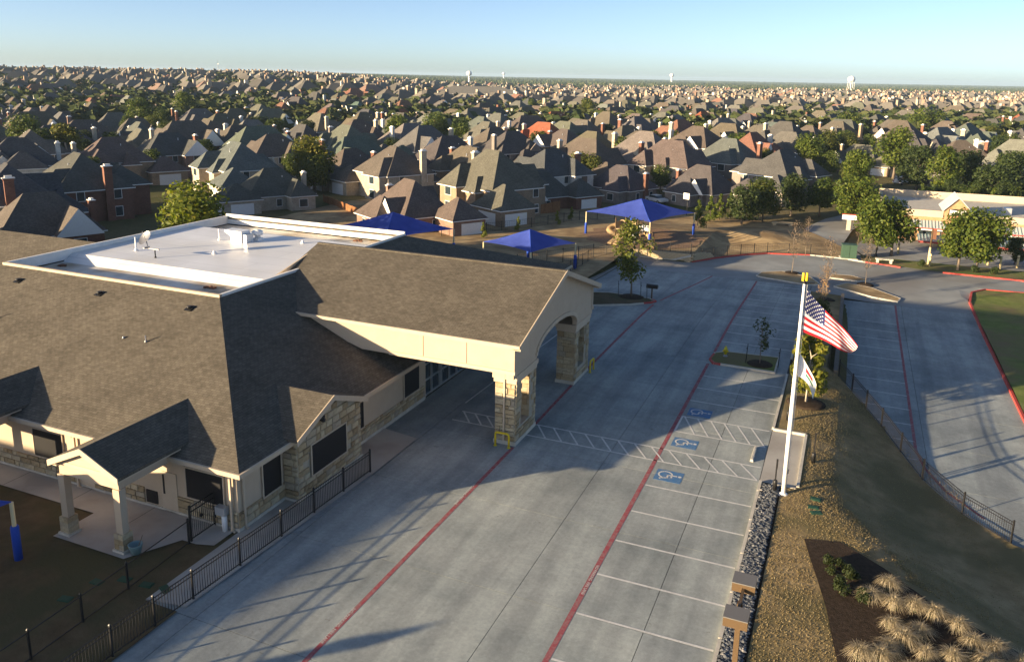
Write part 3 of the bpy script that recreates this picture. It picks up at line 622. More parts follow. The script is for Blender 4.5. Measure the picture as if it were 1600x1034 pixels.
# entrance doors under the portico
ent = MB().box(XW-.3, XW-.26, 43.6, 49.7, 0, 3.2).build('entrance_glazing', 'glass', B)
b = MB()
for y in (43.6, 44.75, 45.9, 46.15, 47.3, 48.45, 49.6): b.box(XW-.26, XW-.14, y-.04, y+.04, 0, 3.1)
for z in (.0, 1.05, 2.15, 3.02): b.box(XW-.255, XW-.16, 43.64, 49.56, z, z+.08)
b.build('glazing_frame', 'door_frame', ent, True).location = -B.location
for y in (45.75, 46.3): MB().tube([(XW-.1, y, .9), (XW-.1, y, 1.3)], .02, 6).build('door_handle', 'grey_metal', ent, True).location = -B.location
# south doors
for x0 in (-28.85, -34.3, -43.3):
    d = MB().box(x0, x0+.95, 25.95, 25.995, .1, 2.15).build('door', 'cream_trim', B); MB().box(x0+.1, x0+.2, 25.93, 25.95, 1.0, 2.0).box(x0+.1, x0+.85, 25.93, 25.95, .1, .14).build('door_glass', 'dark_screen', d, True).location = -B.location
    MB().box(x0-1.05, x0-.35, 25.95, 25.995, .3, .95).build('vent_louvre', 'dark_screen', B)
for x, y in ((-24.55, 25.85), (-24.22, 26.35), (-34.4, 25.85)):
    MB().box(x-.05, x+.05, y-.05, y+.05, .1, 3.2).obox((x+.04, y, .12), (.12, 0, -.04), (0, .05, 0), (.01, 0, .04)).build('downspout', 'cream_trim', B)
MB().lathe((-24.9, 25.75, .1), [(.13, 0), (.13, .9)], 10).build('standpipe', 'white_metal', B); MB().box(-25.3, -24.75, 25.6, 25.9, .9, 1.3).build('meter_box', 'galv', B)

# ---- portico
PE, PR, PYc, PY0, PY1, PX = 6.35, 8.95, 46.35, 38.75, 53.9, -15.75
for sg, yo in ((-1, PY0), (1, PY1)):
    pts = [(PX, yo, PE), (PX, PYc, PR), (-34.4, PYc, PR), (-34.4, PYc+sg*(PR-ZF-.15)/((PR-PE)/(abs(yo-PYc))), ZF+.15), (xb(PE)-.2, yo, PE)]
    MB().extr(pts if sg < 0 else pts[::-1], (0, 0, -.16)).build('portico_roof', 'shingle', B)
b = MB().extr([(-34.3, 41.2, ZF-.1), (-34.3, 51.6, ZF-.1), (-34.3, PYc, PR-.17)], (.1, 0, 0)); b.build('portico_back_gable', 'cream', B)
MB().box(-34.4, PX-.02, PYc-.14, PYc+.14, PR-.05, PR+.025).build('ridge_cap', 'shingle', B)
# side fascia beams, end gable with arch
zb = 4.55
def beamz(x): return max(zb, hipz(x)-.05)
for y0, y1 in ((39.05, 39.3), (53.3, 53.55)):
    n = 12; xs = [-33+ (16.6)*k/n for k in range(n+1)]; xs = [x for x in xs if beamz(x) < PE-.15]+[-16.15]
    pts = [(xs[0], y0, PE-.1)]+[(x, y0, beamz(x)) for x in xs]+[(-16.15, y0, PE-.1)]
    MB().extr(pts, (0, y1-y0, 0)).build('portico_beam', 'cream', B)
    yy = y0-.06 if y0 < 45 else y1
    MB().box(-24.2, -16.1, yy, yy+.058, zb-.04, zb+.18).build('beam_trim', 'cream_trim', B)
MB().box(-33.0, PX+.05, PY0-.12, PY0-.003, PE-.16, PE+.02).build('portico_gutter', 'cream_trim', B); MB().box(-33.0, PX+.05, PY1+.003, PY1+.12, PE-.16, PE+.02).build('portico_gutter', 'cream_trim', B)
for a_, c_ in ((PY0, 39.05), (53.55, PY1)): MB().box(-24, PX, a_, c_, PE-.25, PE-.17).build('portico_soffit', 'cream_trim', B)
for x in (-21.9, -19.1): MB().box(x-.012, x+.012, 39.035, 39.049, zb+.2, PE-.2).build('panel_joint', 'joint_fill', B)
# gable end wall with arched opening (faces the parking lot)
arc = [(42.65, 4.2), (42.65, 4.5)]+[(46.35-3.7*math.cos(math.pi*k/16), 4.5+1.12*math.sin(math.pi*k/16)) for k in range(1, 16)]+[(50.05, 4.5), (50.05, 4.2)]
pts = [(-16.2, 39.06, 4.2)]+[(-16.2, y, z) for y, z in arc]+[(-16.2, 53.54, 4.2), (-16.2, 53.54, PE-.1), (-16.2, PYc, PR-.32), (-16.2, 39.06, PE-.1)]
bm = bmesh.new(); f = bm.faces.new([bm.verts.new(p) for p in pts]); ex = bmesh.ops.extrude_face_region(bm, geom=[f])
for v in [e for e in ex['geom'] if isinstance(e, bmesh.types.BMVert)]: v.co.x -= .3
bmesh.ops.triangulate(bm, faces=bm.faces); bmesh.ops.recalc_face_normals(bm, faces=bm.faces)
b = MB(); bm.verts.ensure_lookup_table(); bm.verts.index_update(); b.add([v.co for v in bm.verts], [[v.index for v in f.verts] for f in bm.faces]); bm.free(); b.build('portico_gable', 'cream', B)
tr = MB(); 
for (ya, za), (yb_, zb_) in zip(arc[1:-1], arc[2:-1]):
    m_ = Vector((0, (ya+yb_)/2, (za+zb_)/2)); d = Vector((0, yb_-ya, zb_-za)); nn = Vector((0, -d.z, d.y)).normalized(); tr.obox((-16.17, m_.y+nn.y*.13, m_.z+nn.z*.13), d*.52, nn*.13, (.035, 0, 0))
tr.build('arch_trim', 'cream_trim', B)
for sg, yo in ((-1, PY0), (1, PY1)):
    MB().extr([(PX+.003, yo, PE-.3), (PX+.003, PYc, PR-.3), (PX+.003, PYc, PR+.03), (PX+.003, yo, PE+.03)], (.06, 0, 0)).build('rake_board', 'cream_trim', B)
    MB().extr([(-16.2, yo, PE-.3), (-16.2, PYc, PR-.3), (-16.2, PYc, PR-.22), (-16.2, yo, PE-.22)], (.45, 0, 0)).build('rake_soffit', 'cream_trim', B)
MB().box(-24.2, -16.4, 39.35, 53.25, 5.75, 5.85).build('portico_ceiling', 'cream_trim', B)
# piers: pairs of stone legs with an opening between them
def pier(y0, y1):
    c = MB().box(-17.55, -16.3, y0, y0+.85, 0, 4.2).box(-17.55, -16.3, y1-.85, y1, 0, 4.2).box(-17.55, -16.3, y0+.851, y1-.851, 0, .95).box(-17.55, -16.3, y0+.851, y1-.851, 3.75, 4.2)
    o = c.build('portico_pier', 'mortar', B)
    MB().box(-17.62, -16.22, y0-.07, y1+.07, 0, .24).build('pier_base', 'kerb_concrete', o, True).location = -B.location
    MB().box(-17.68, -16.16, y0-.13, y1+.13, 4.0, 4.3).box(-17.62, -16.22, y0-.07, y1+.07, 3.75, 3.999).build('pier_capital', 'cream_trim', o, True).location = -B.location
    kp = lambda u0, z0, u1, z1: not (u1 > .85 and u0 < y1-y0-.85 and z1 > .95 and z0 < 3.7)
    for args in (((-17.55, y0), (-16.3, y0), None), ((-16.3, y0), (-16.3, y1), kp)):
        stone_face(args[0], args[1], .24, 3.74, o, args[2], seed=int(y0)+len(UNIT))
    st = MB(); r_ = random.Random(5)
    for xa, xb_, yy, sgn in ((-17.55, -16.3, y1-.85, -1), (-17.55, -16.3, y0+.85, 1)):
        z = .96
        while z < 3.7:
            x = xa; h = r_.choice((.22, .3, .38)); h = min(h, 3.74-z)
            while x < xb_-.02:
                wd = min(r_.choice((.4, .55, .7)), xb_-x); st.box(x+.01, x+wd-.01, min(yy, yy+sgn*.04), max(yy, yy+sgn*.04), z+.01, z+h-.01); x += wd
            z += h
    st.build('opening_stone', 'stone', o, True, kind='stuff').location = -B.location
    return o
pier(39.62, 42.68); pier(50.05, 53.1)
MB().box(-17.0, -16.9, 39.48, 39.58, .25, 6.2).box(-17.5, -16.9, 39.0, 39.04, 6.05, 6.2).build('portico_downspout', 'cream_trim', B)
if stone_rest.f: stone_rest.build('stone_cladding', 'stone', B, kind='stuff')
# ---- small gabled porches on the south side
def porch(xc, yf, wd, zr):
    h = wd/2+.45; ze = 3.75; x0, x1 = xc-h, xc+h; pz = ze+h*.45
    ym = lambda z: YS_+(z-ZE)*(FY0-YS_)/(ZF-ZE)
    for sg, xo in ((-1, x0), (1, x1)):
        pts = [(xo, yf-.35, ze), (xc, yf-.35, pz), (xc, ym(pz)+.1, pz), (xo, ym(ze)+.1, ze)]
        MB().extr(pts if sg > 0 else pts[::-1], (0, 0, -.13)).build('porch_roof', 'shingle', B)
        MB().extr([(xo, yf-.353, ze-.27), (xc, yf-.353, pz-.27), (xc, yf-.353, pz+.02), (xo, yf-.353, ze+.02)], (0, -.05, 0)).build('rake_board', 'cream_trim', B)
        MB().box(min(xo, xo+sg*-.5), max(xo, xo+sg*-.5), yf-.34, 25.9, ze-.2, ze-.135).build('porch_soffit', 'cream_trim', B)
    MB().extr([(xc-wd/2-.12, yf-.1, 3.05), (xc+wd/2+.12, yf-.1, 3.05), (xc+wd/2+.12, yf-.1, ze), (xc, yf-.1, pz-.2), (xc-wd/2-.12, yf-.1, ze)], (0, .24, 0)).build('porch_gable', 'cream', B)
    MB().box(xc-wd/2-.14, xc+wd/2+.14, yf-.125, yf-.101, ze-.22, ze-.06).build('gable_band', 'cream_trim', B)
    for sg in (-1, 1): MB().box(xc+sg*wd/2-.12, xc+sg*wd/2+.12, yf+.15, 25.9, 3.05, 3.6).build('porch_beam', 'cream', B)
    for sg in (-1, 1):
        x = xc+sg*wd/2; o = MB().prism([(x-.19, yf-.17), (x+.19, yf-.17), (x+.19, yf+.17), (x-.19, yf+.17)], .95, 3.05).build('porch_post', 'cream', B)
        q = MB(); r_ = random.Random(int(x*10))
        for zz in (0.22, .47, .72):
            for k in range(2): q.box(x-.27+.27*k+.005, x+.27*k-.005, yf-.27, yf+.27, zz, zz+.24)
        q.build('post_stone', 'stone', o, True, kind='stuff').location = -B.location; MB().box(x-.34, x+.34, yf-.34, yf+.34, 0, .22).build('post_base', 'kerb_concrete', o, True).location = -B.location
porch(-29.5, 22.75, 3.35, 5); porch(-40.2, 22.75, 3.35, 5)

# ------------------------------------------------------------------ fences on the school site
def picket_fence(pts, hgt, label, post_every=2.45, pickets=True, spacing=.125, name='iron_fence', zoff=.05, mesh_panel=False, m='black_metal', group=None, zf=T):
    P0 = Vector((*pts[0], zf(*pts[0]))); t = thing(name, label, 'fence', P0, group=group)
    pm = MB().box(-.035, .035, -.035, .035, 0, hgt+.08).add([(-.04, -.04, hgt+.08), (.04, -.04, hgt+.08), (.04, .04, hgt+.08), (-.04, .04, hgt+.08), (0, 0, hgt+.14)], [(0, 1, 4), (1, 2, 4), (2, 3, 4), (3, 0, 4)]).mesh('post', m)
    km = MB().box(-.009, .009, -.009, .009, .06, hgt).mesh('picket', m)
    rails = MB(); pk = MB()
    for i, (a, c) in enumerate(zip(pts, pts[1:])):
        a, c = Vector((*a, 0)), Vector((*c, 0)); L = (c-a).length; d = (c-a)/L; n = max(1, round(L/post_every)); rz = math.atan2(d.y, d.x)
        for k in range(n+1 if i == len(pts)-2 else n):
            p = a+d*L*k/n; inst('post', pm, t, Vector((p.x, p.y, zf(p.x, p.y)+zoff))-P0, rz)
        for k in range(n):
            p, q = a+d*L*k/n, a+d*L*(k+1)/n; zp, zq = zf(p.x, p.y)+zoff, zf(q.x, q.y)+zoff
            for hh in ((.12, hgt-.18, hgt-.02) if pickets else (.08, hgt-.03)):
                m_ = (p+q)/2; rails.obox((m_.x, m_.y, (zp+zq)/2+hh), Vector((q.x-p.x, q.y-p.y, zq-zp))/2, Vector((-d.y, d.x, 0))*.016, (0, 0, .016))
            if pickets:
                nk = int(L/n/spacing)
                for j in range(1, nk):
                    u = p.lerp(q, j/nk); zz = zp+(zq-zp)*j/nk
                    if pickets == 'each': inst('picket', km, t, Vector((u.x, u.y, zz))-P0, rz)
                    else: pk.box(u.x-.009, u.x+.009, u.y-.009, u.y+.009, zz+.06, zz+hgt)
            elif mesh_panel:
                nk = int(L/n/.3)
                for j in range(1, nk): u = p.lerp(q, j/nk); zz = zp+(zq-zp)*j/nk; pk.box(u.x-.006, u.x+.006, u.y-.006, u.y+.006, zz+.06, zz+hgt)
                for j in range(1, 5): m_ = (p+q)/2; pk.obox((m_.x, m_.y, (zp+zq)/2+hgt*j/5), Vector((q.x-p.x, q.y-p.y, zq-zp))/2, Vector((-d.y, d.x, 0))*.005, (0, 0, .005))
    rails.build('rail', m, t, kind='stuff')
    if pk.f: pk.build('picket_row', m, t, kind='stuff')
    return t
FR = [(-22.0, 33.4), (-22.3, 26.5), (-22.6, 21.4), (-22.8, 17.7), (-23.0, 10.5)]
picket_fence(FR, 1.22, 'black iron picket fence along the lot edge beside the stone gabled bay', pickets='each')
picket_fence([(-25.65, 24.3), (-25.45, 20.8), (-25.3, 16.4), (-25.2, 10)], 1.15, 'thin black rail fence crossing the brown lawn behind the picket fence', 2.4, False, name='rail_fence')
t = thing('iron_gate', 'black iron gate at the building corner standing above the walk', 'gate', (-25.65, 24.45, .1))
b = MB().box(-.04, .04, -.04, .04, 0, 1.75).box(-.04, .04, 1.46, 1.54, 0, 1.75); b.build('gate_post', 'black_metal', t, True, kind='stuff')
b = MB().box(-.02, .02, .04, 1.46, .1, .14).box(-.02, .02, .04, 1.46, 1.4, 1.44).box(-.02, .02, .04, 1.46, 1.64, 1.68); b.build('gate_rail', 'black_metal', t, True, kind='stuff')
km = MB().box(-.01, .01, -.01, .01, .1, 1.68).mesh('picket', 'black_metal')
for k in range(12): inst('picket', km, t, (0, .12+.115*k, 0))
MB().box(-.05, .05, .6, .74, .9, 1.0).build('latch', 'black_metal', t, True)
picket_fence([(.55, 60.2), (3.34, 53.85), (5.42, 48.1), (7.14, 44.9), (9.05, 42.75)], 1.2, 'black iron picket fence along the edge of the lower lot on the grassy slope', 2.45, True)
picket_fence([(-24.9, 75), (-27.2, 77), (-27.5, 90.5), (-25, 97.9), (-17.3, 97.9), (-15.1, 101.4), (-12.2, 104.8), (-9.2, 107.5), (-4, 109), (-1.5, 109.5)], 1.25, 'black metal fence on the low wall around the playground bank', 2.4, False, mesh_panel=True)
picket_fence([(-27.5, 90.5), (-31, 84), (-33, 80)], 1.6, 'tall black fence between the playground and the drive apron', 2.2, False, mesh_panel=True)
picket_fence([tuple(at(x, y, -.6)[:2]) for x, y in ((690, 372), (760, 366), (830, 358), (905, 346), (960, 340))], 1.3, 'black metal fence on the far edge of the playground by the alley', 3.0, False, mesh_panel=True)
# low block wall at the playground corner
t = thing('block_wall', 'low tan block retaining wall at the playground corner above the lot', 'wall', (-17.3, 97.6, -1.2))
r_ = random.Random(3); cm = [MB().box(-.3+.008, .3-.008, -.14-.01*k, .14, .008, .2).mesh('block', 'block_wall') for k in range(3)]
for (a, c) in (((-24.4, 97.5), (-17.2, 97.55)), ((-17.1, 97.7), (-14.95, 101.25))):
    a, c = Vector((*a, 0)), Vector((*c, 0)); d = (c-a).normalized(); L = (c-a).length; rz = math.atan2(d.y, d.x)
    for row in range(5):
        n = int(L/.6)
        for k in range(n):
            if row > 4-abs(a.y-97.5)*8 and k > n*.5+ (4-row)*1: continue
            p = a+d*(.3+.6*k+(.3 if row % 2 else 0)); inst('block', cm[r_.randint(0, 2)], t, Vector((p.x, p.y, -1.22+.2*row))-t.location, rz)

# ------------------------------------------------------------------ flagpole and flags
FP = Vector((-1.6, 40.17, .05))
t = thing('flagpole', 'tall white flagpole with yellow top standing at the corner of the concrete pad', 'flagpole', FP)
MB().lathe((0, 0, 0), [(.3, 0), (.3, .03), (.2, .06), (.14, .12)], 16).build('base_flange', 'white_metal', t, True)
MB().lathe((0, 0, .1), [(.115, 0), (.112, 4), (.085, 8), (.06, 11.05)], 14).build('pole', 'white_metal', t, True)
MB().lathe((0, 0, 11.15), [(.09, 0), (.09, .12), (.05, .15)], 12).obox((.25, .1, 11.2), (.2, .08, 0), (-.02, .05, 0), (0, 0, .03)).build('truck', 'black_metal', t, True)
for dx in (-.08, .09): MB().lathe((dx*.92, dx*.39, 11.28), [(.06, 0), (.065, .02), (.065, .38), (.05, .41)], 12).build('finial', 'yellow', t, True)
MB().tube([(.13, .05, 11.1), (.16, .07, 1.2)], .008, 5).build('halyard', 'white_metal', t, True); MB().box(.1, .18, .0, .06, 1.2, 1.42).build('cleat', 'grey_metal', t, True)
CR = Vector((.92, .39, 0)).normalized(); CB = Vector((-CR.y, CR.x, 0))
def cloth(org, hoist, fly, droop, f_wave, nu, nv):
    """grid of points: u along the fly, v down the hoist"""
    P = []
    for j in range(nv+1):
        for i in range(nu+1):
            u, v = i/nu, j/nv
            ang = droop(u); P.append(Vector(org)+f_wave(u, v, fly, hoist))
    return P
t = thing('national_flag', 'large red, white and blue striped flag with stars flying from the pole', 'flag', FP+Vector((.1, .04, 8.75)))
HO, FL = 2.15, 3.75
def us(u, v):
    wv = .34*math.sin(5.0*u+2.2*v)*u+.12*math.sin(11*u-2.6*v)*u       # billow across the wind
    down = (1-v)*2.62*u+v*1.15*u+.10*math.sin(7*u+2*v)*u
    return CR*(2.6*u+.1*u*v)+CB*wv+Vector((0, 0, HO-v*HO-down))
nu, nv = 39, 26; b = MB(); b.v = [tuple(us(i/nu, j/nv)) for j in range(nv+1) for i in range(nu+1)]
for j in range(nv):
    for i in range(nu):
        st = j*13//nv; canton = i < nu*.4 and st < 7
        b.f.append([j*(nu+1)+i, (j+1)*(nu+1)+i, (j+1)*(nu+1)+i+1, j*(nu+1)+i+1]); b.mi.append(2 if canton else (0 if st % 2 == 0 else 1)); b.sm.append(True)
b.build('cloth', ['flag_red', 'flag_white', 'flag_blue'], t, True)
for side in (-1, 1):
    b = MB()
    for r0 in range(9):
        for c_ in range(6 if r0 % 2 == 0 else 5):
            uc = (.4*(c_+.5+(0 if r0 % 2 == 0 else .5))/6); vc = (7/13)*(r0+.5)/9.0
            def pt(du, dv):
                u, v = uc+du/FL, vc+dv/HO; p = us(u, v); n = (us(u+.01, v)-us(u-.01, v)).cross(us(u, v+.01)-us(u, v-.01)).normalized(); return p+n*.006*side
            ring = [pt((.062 if k % 2 == 0 else .027)*math.sin(math.pi*k/5), -(.062 if k % 2 == 0 else .027)*math.cos(math.pi*k/5)) for k in range(10)]
            b.add([pt(0, 0)]+ring, [(0, 1+k, 1+(k+1) % 10) for k in range(10)])
    b.build('stars', 'flag_white', t, True, kind='stuff')
t = thing('school_flag', 'limp white flag with a red and green emblem below the striped flag', 'flag', FP+Vector((.12, .05, 6.3)))
def sf(u, v):
    return CR*(.95*u+.06*math.sin(3*v)*u)+CB*(.22*math.sin(6*u+1.8*v)*u+.06*math.sin(3*v))+Vector((0, 0, 1.3-v*1.2-(1-v)*1.6*u**1.2-v*1.25*u**2.0))
nu = nv = 18; b = MB(); b.v = [tuple(sf(i/nu, j/nv)) for j in range(nv+1) for i in range(nu+1)]
for j in range(nv):
    for i in range(nu):
        q, w_ = (i+.5)/nu-.58, (j+.5)/nv-.45; mm = 0
        if abs(q) < .17 and -.24 < w_ < .06: mm = 1
        elif abs(q) < .19 and .1 < w_ < .28: mm = 2
        b.f.append([j*(nu+1)+i, (j+1)*(nu+1)+i, (j+1)*(nu+1)+i+1, j*(nu+1)+i+1]); b.mi.append(mm); b.sm.append(True)
b.build('cloth', ['flag_white', 'flag_red', 'emblem_green'], t, True)

# ------------------------------------------------------------------ small things on the site
def bollard_hoop(x, y, label, along):
    t = thing('bollard_hoop', label, 'bollard', (x, y, 0)); d = Vector((1, 0, 0)) if along == 'x' else Vector((0, 1, 0))
    pts = [d*-.42, d*-.42+Vector((0, 0, .72))]+[d*(-.42+.12*(1-math.cos(a)))+Vector((0, 0, .72+.12*math.sin(a))) for a in (.5, 1.0, 1.57)]+[d*(.42-.12*(1-math.cos(a)))+Vector((0, 0, .72+.12*math.sin(a))) for a in (1.57, 1.0, .5)]+[d*.42+Vector((0, 0, .72)), d*.42]
    MB().tube(pts, .062, 10).build('hoop', 'yellow', t, True)
    for s in (-1, 1): MB().lathe(d*.42*s, [(.11, 0), (.11, .03), (.07, .05)], 10).build('base_plate', 'safety_yellow', t, True)
bollard_hoop(-16.9, 39.2, 'yellow pipe bollard hoop in front of the near portico pier', 'x'); bollard_hoop(-15.95, 53.2, 'yellow pipe bollard hoop beside the far portico pier', 'y')
t = thing('wheel_stop', 'pale concrete wheel stop in the accessible stall before the flag pad', 'wheel stop', (-3.55, 44.3, 0))
MB().extr([(-.09, -.95, 0), (.09, -.95, 0), (.055, -.95, .15), (-.055, -.95, .15)], (0, 1.9, 0)).build('stop_body', 'kerb_concrete', t, True)
for s in (-.6, .6): MB().lathe((0, s, .15), [(.02, 0), (.02, .012)], 8).build('anchor_pin', 'grey_metal', t, True)
def sign_post(x, y, z, label, hgt=2.0, stub=.0, face=True):
    t = thing('sign_post', label, 'sign', (x, y, z)); MB().box(-.035, .035, -.035, .035, 0, hgt).build('post', 'black_metal', t, True)
    MB().lathe((0, 0, 0), [(.11, 0), (.11, .55), (.08, .6)], 10).build('post_sleeve', 'black_metal', t, True)
    if face: MB().box(.036, .05, -.15, .15, hgt-.5, hgt-.05).build('sign_plate', 'black_metal', t, True)
sign_post(-2.05, 40.35, .1, 'black accessible parking sign post beside the flagpole base', 1.75); sign_post(-2.15, 49.9, .12, 'black accessible parking sign post by the planter tree', 1.75); sign_post(-.4, 44.6, .05, 'black accessible parking sign post behind the concrete pad', 1.75)
t = thing('lot_light', 'bronze parking lot light pole with two box heads by the rock strip', 'lamp post', (-1.72, 21.4, .1))
MB().box(-.075, .075, -.075, .075, 0, 6.0).build('pole', 'bronze', t, True); MB().lathe((0, 0, 0), [(.28, 0), (.28, .5), (.26, .55)], 14).build('pole_base', 'kerb_concrete', t, True)
for yy in (-.72, 1.0):
    h = MB().box(-.33, .33, yy-.3, yy+.3, 5.86, 6.12).build('lamp_head', 'bronze', t, True); MB().box(-.335, .335, yy-.305, yy+.305, 6.122, 6.15).build('head_lid', 'bronze_top', h, True)
    MB().box(-.26, .26, yy-.24, yy+.24, 5.845, 5.858).build('lens', 'dark_screen', h, True)
    MB().box(-.04, .04, min(0, yy), max(0, yy), 5.92, 6.02).build('arm', 'bronze', t, True)
q = onground(1018, 468); t = thing('mailbox', 'black mailbox on a brown post at the tip of the grassy lot island', 'mailbox', (q.x, q.y, T(q.x, q.y)+.1))
MB().box(-.06, .06, -.06, .06, 0, 1.05).build('post', 'bronze', t, True); MB().extr([(-.55, -.2, 1.05), (-.55, .2, 1.05), (-.55, .2, 1.3), (-.55, .1, 1.42), (-.55, -.1, 1.42), (-.55, -.2, 1.3)], (1.1, 0, 0)).build('box', 'black_metal', t, True)
q = onground(1133, 559); t = thing('fire_hydrant', 'small yellow fire hydrant on the grassy island with the young tree', 'hydrant', (q.x, q.y, T(q.x, q.y)+.13)); t.scale = (.85,)*3
MB().lathe((0, 0, 0), [(.2, 0), (.2, .05), (.13, .08), (.13, .2)], 14).build('flange', 'grey_metal', t, True)
MB().lathe((0, 0, .2), [(.14, 0), (.15, .4), (.2, .42), (.2, .47), (.16, .5), (.13, .62), (.05, .72), (.05, .78)], 14).build('barrel', 'safety_yellow', t, True)
for s in (-1, 1): MB().tube([(0, 0, .5), (.26*s, 0, .5)], .07, 10).build('nozzle', 'yellow', t, True)
def valve_box(x, y, label, z=None, s=1):
    z = T(x, y)+.1 if z is None else z; t = thing('valve_box', label, 'valve box', (x, y, z), rnd.uniform(-.5, .5), group='green irrigation valve boxes')
    MB().prism([(-.26*s, -.17*s), (.26*s, -.17*s), (.26*s, .17*s), (-.26*s, .17*s)], -.05, .025).build('box_rim', 'green_box', t, True); MB().box(-.21*s, .21*s, -.12*s, .12*s, .025, .04).build('lid', 'green_box', t, True)
for k, (x, y) in enumerate(((-.05, 40.3), (-.1, 39.4), (.05, 38.9))): valve_box(x, y, 'green valve box lid in the grass behind the flagpole base, %s of three' % ('farthest', 'middle', 'nearest')[k], s=1.05)
for (x, y), w_ in zip(((-27.2, 19.3), (-27.0, 20.6), (-26.1, 21.2), (-25.0, 21.3), (-24.1, 21.4)), ('leftmost', 'second from left', 'middle', 'second from right', 'rightmost')): valve_box(x, y, 'dark green valve box in the brown lawn, %s of the five' % w_, .07)
t = thing('planter_bucket', 'blue bucket with a stick beside the right porch post', 'bucket', (-27.15, 22.75, .11))
MB().lathe((0, 0, 0), [(.2, 0), (.3, .42), (.31, .44), (.27, .44), (.2, .1)], 16).build('bucket_body', 'teal_metal', t, True); MB().tube([(.05, 0, .1), (.3, .15, .85)], .02, 6).build('stick', 'trunk', t, True)
q = onground(1325, 404); t = thing('transformer', 'green metal transformer cabinet on a pad beside the street corner', 'transformer', (q.x, q.y, -1.15), .15)
MB().box(-1, 1, -.9, .9, 0, .12).build('pad', 'kerb_concrete', t, True); MB().box(-.85, .85, -.7, .5, .12, 1.75).build('cabinet', 'utility_green', t, True); MB().box(-.9, .9, -.75, .75, 1.75, 1.82).build('lid', 'utility_green', t, True)
MB().box(-.01, .01, -.72, -.7, .2, 1.7).build('door_seam', 'black_metal', t, True)
q = at(1381, 412, -1.2); t = thing('concrete_bench', 'low concrete bench block at the drive entrance by the retail lot', 'bench', (q.x, q.y, -1.15), .05)
MB().box(-1.0, 1.0, -.3, .3, .45, .6).build('seat', 'kerb_concrete', t, True)
for s in (-1, 1): MB().box(s*.75-.14, s*.75+.14, -.25, .25, 0, .45).build('leg', 'kerb_concrete', t, True)
# river rocks along the kerb
b = MB(); r_ = random.Random(11)
for k in range(5200):
    x, y = r_.uniform(-2.7, -1.9), r_.uniform(17, 40.8); s = r_.uniform(.045, .12); a = r_.uniform(0, 3.1); h = s*r_.uniform(.4, .8); z = .09+r_.uniform(0, .05); o = len(b.v)
    ring = [(x+s*r_.uniform(.8, 1.15)*math.cos(a+k_*1.257), y+s*r_.uniform(.6, 1)*math.sin(a+k_*1.257), z+h*r_.uniform(.2, .5)) for k_ in range(5)]
    b.add(ring+[(x+r_.uniform(-.02, .02), y, z+h), (x, y, z-h*.3)], [(i, (i+1) % 5, 5) for i in range(5)]+[((i+1) % 5, i, 6) for i in range(5)])
b.build('river_rocks', 'river_rock', kind='stuff')
b = MB(); r_ = random.Random(21)           # dry grass blades on the lawn near the camera and the bank
def blades(b, n, fn, h0, h1, r_):
    k = 0
    while k < n:
        p = fn()
        if p is None: continue
        x, y, z = p; k += 1
        for j in range(3):
            a = r_.uniform(0, 6.28); h = r_.uniform(h0, h1); l = r_.uniform(.3, 1.0)*h; wd = .012+.02*r_.random()
            b.add([(x-wd*math.sin(a), y+wd*math.cos(a), z), (x+wd*math.sin(a), y-wd*math.cos(a), z), (x+l*math.cos(a), y+l*math.sin(a), z+h)], [(0, 1, 2)])
def spot():
    y = r_.uniform(20, 60); x = r_.uniform(-1.7, 13)
    if x > crest_x(y)+1.7 or (y > 41 and x < -.9 and y < 48.5): return None
    if y > 60.5-(x-.4)*1.9: return None
    if y < 36 and x > -.3+(36.2-y)*.2 and (x-3)*.45+(y-35.2)*.9 < 0: return None
    if noise.noise((x*.5, y*.5, 2)) < -.25 and r_.random() < .7: return None
    return (x, y, T(x, y)+.095)
blades(b, 13000, spot, .02, .055, r_)
def slope_spot():
    y = r_.uniform(22, 60); x = r_.uniform(-.5, 14); c_ = crest_x(y)
    if x < c_+1.2 or x > c_+8.5 or y > 60-(x-.4)*1.9 or (y < 36 and (x-3)*.45+(y-35.2)*.9 < .4): return None
    return (x, y, T(x, y)+.092)
blades(b, 12000, slope_spot, .015, .04, r_); b.build('lawn_grass', 'lawn_blade', kind='stuff')

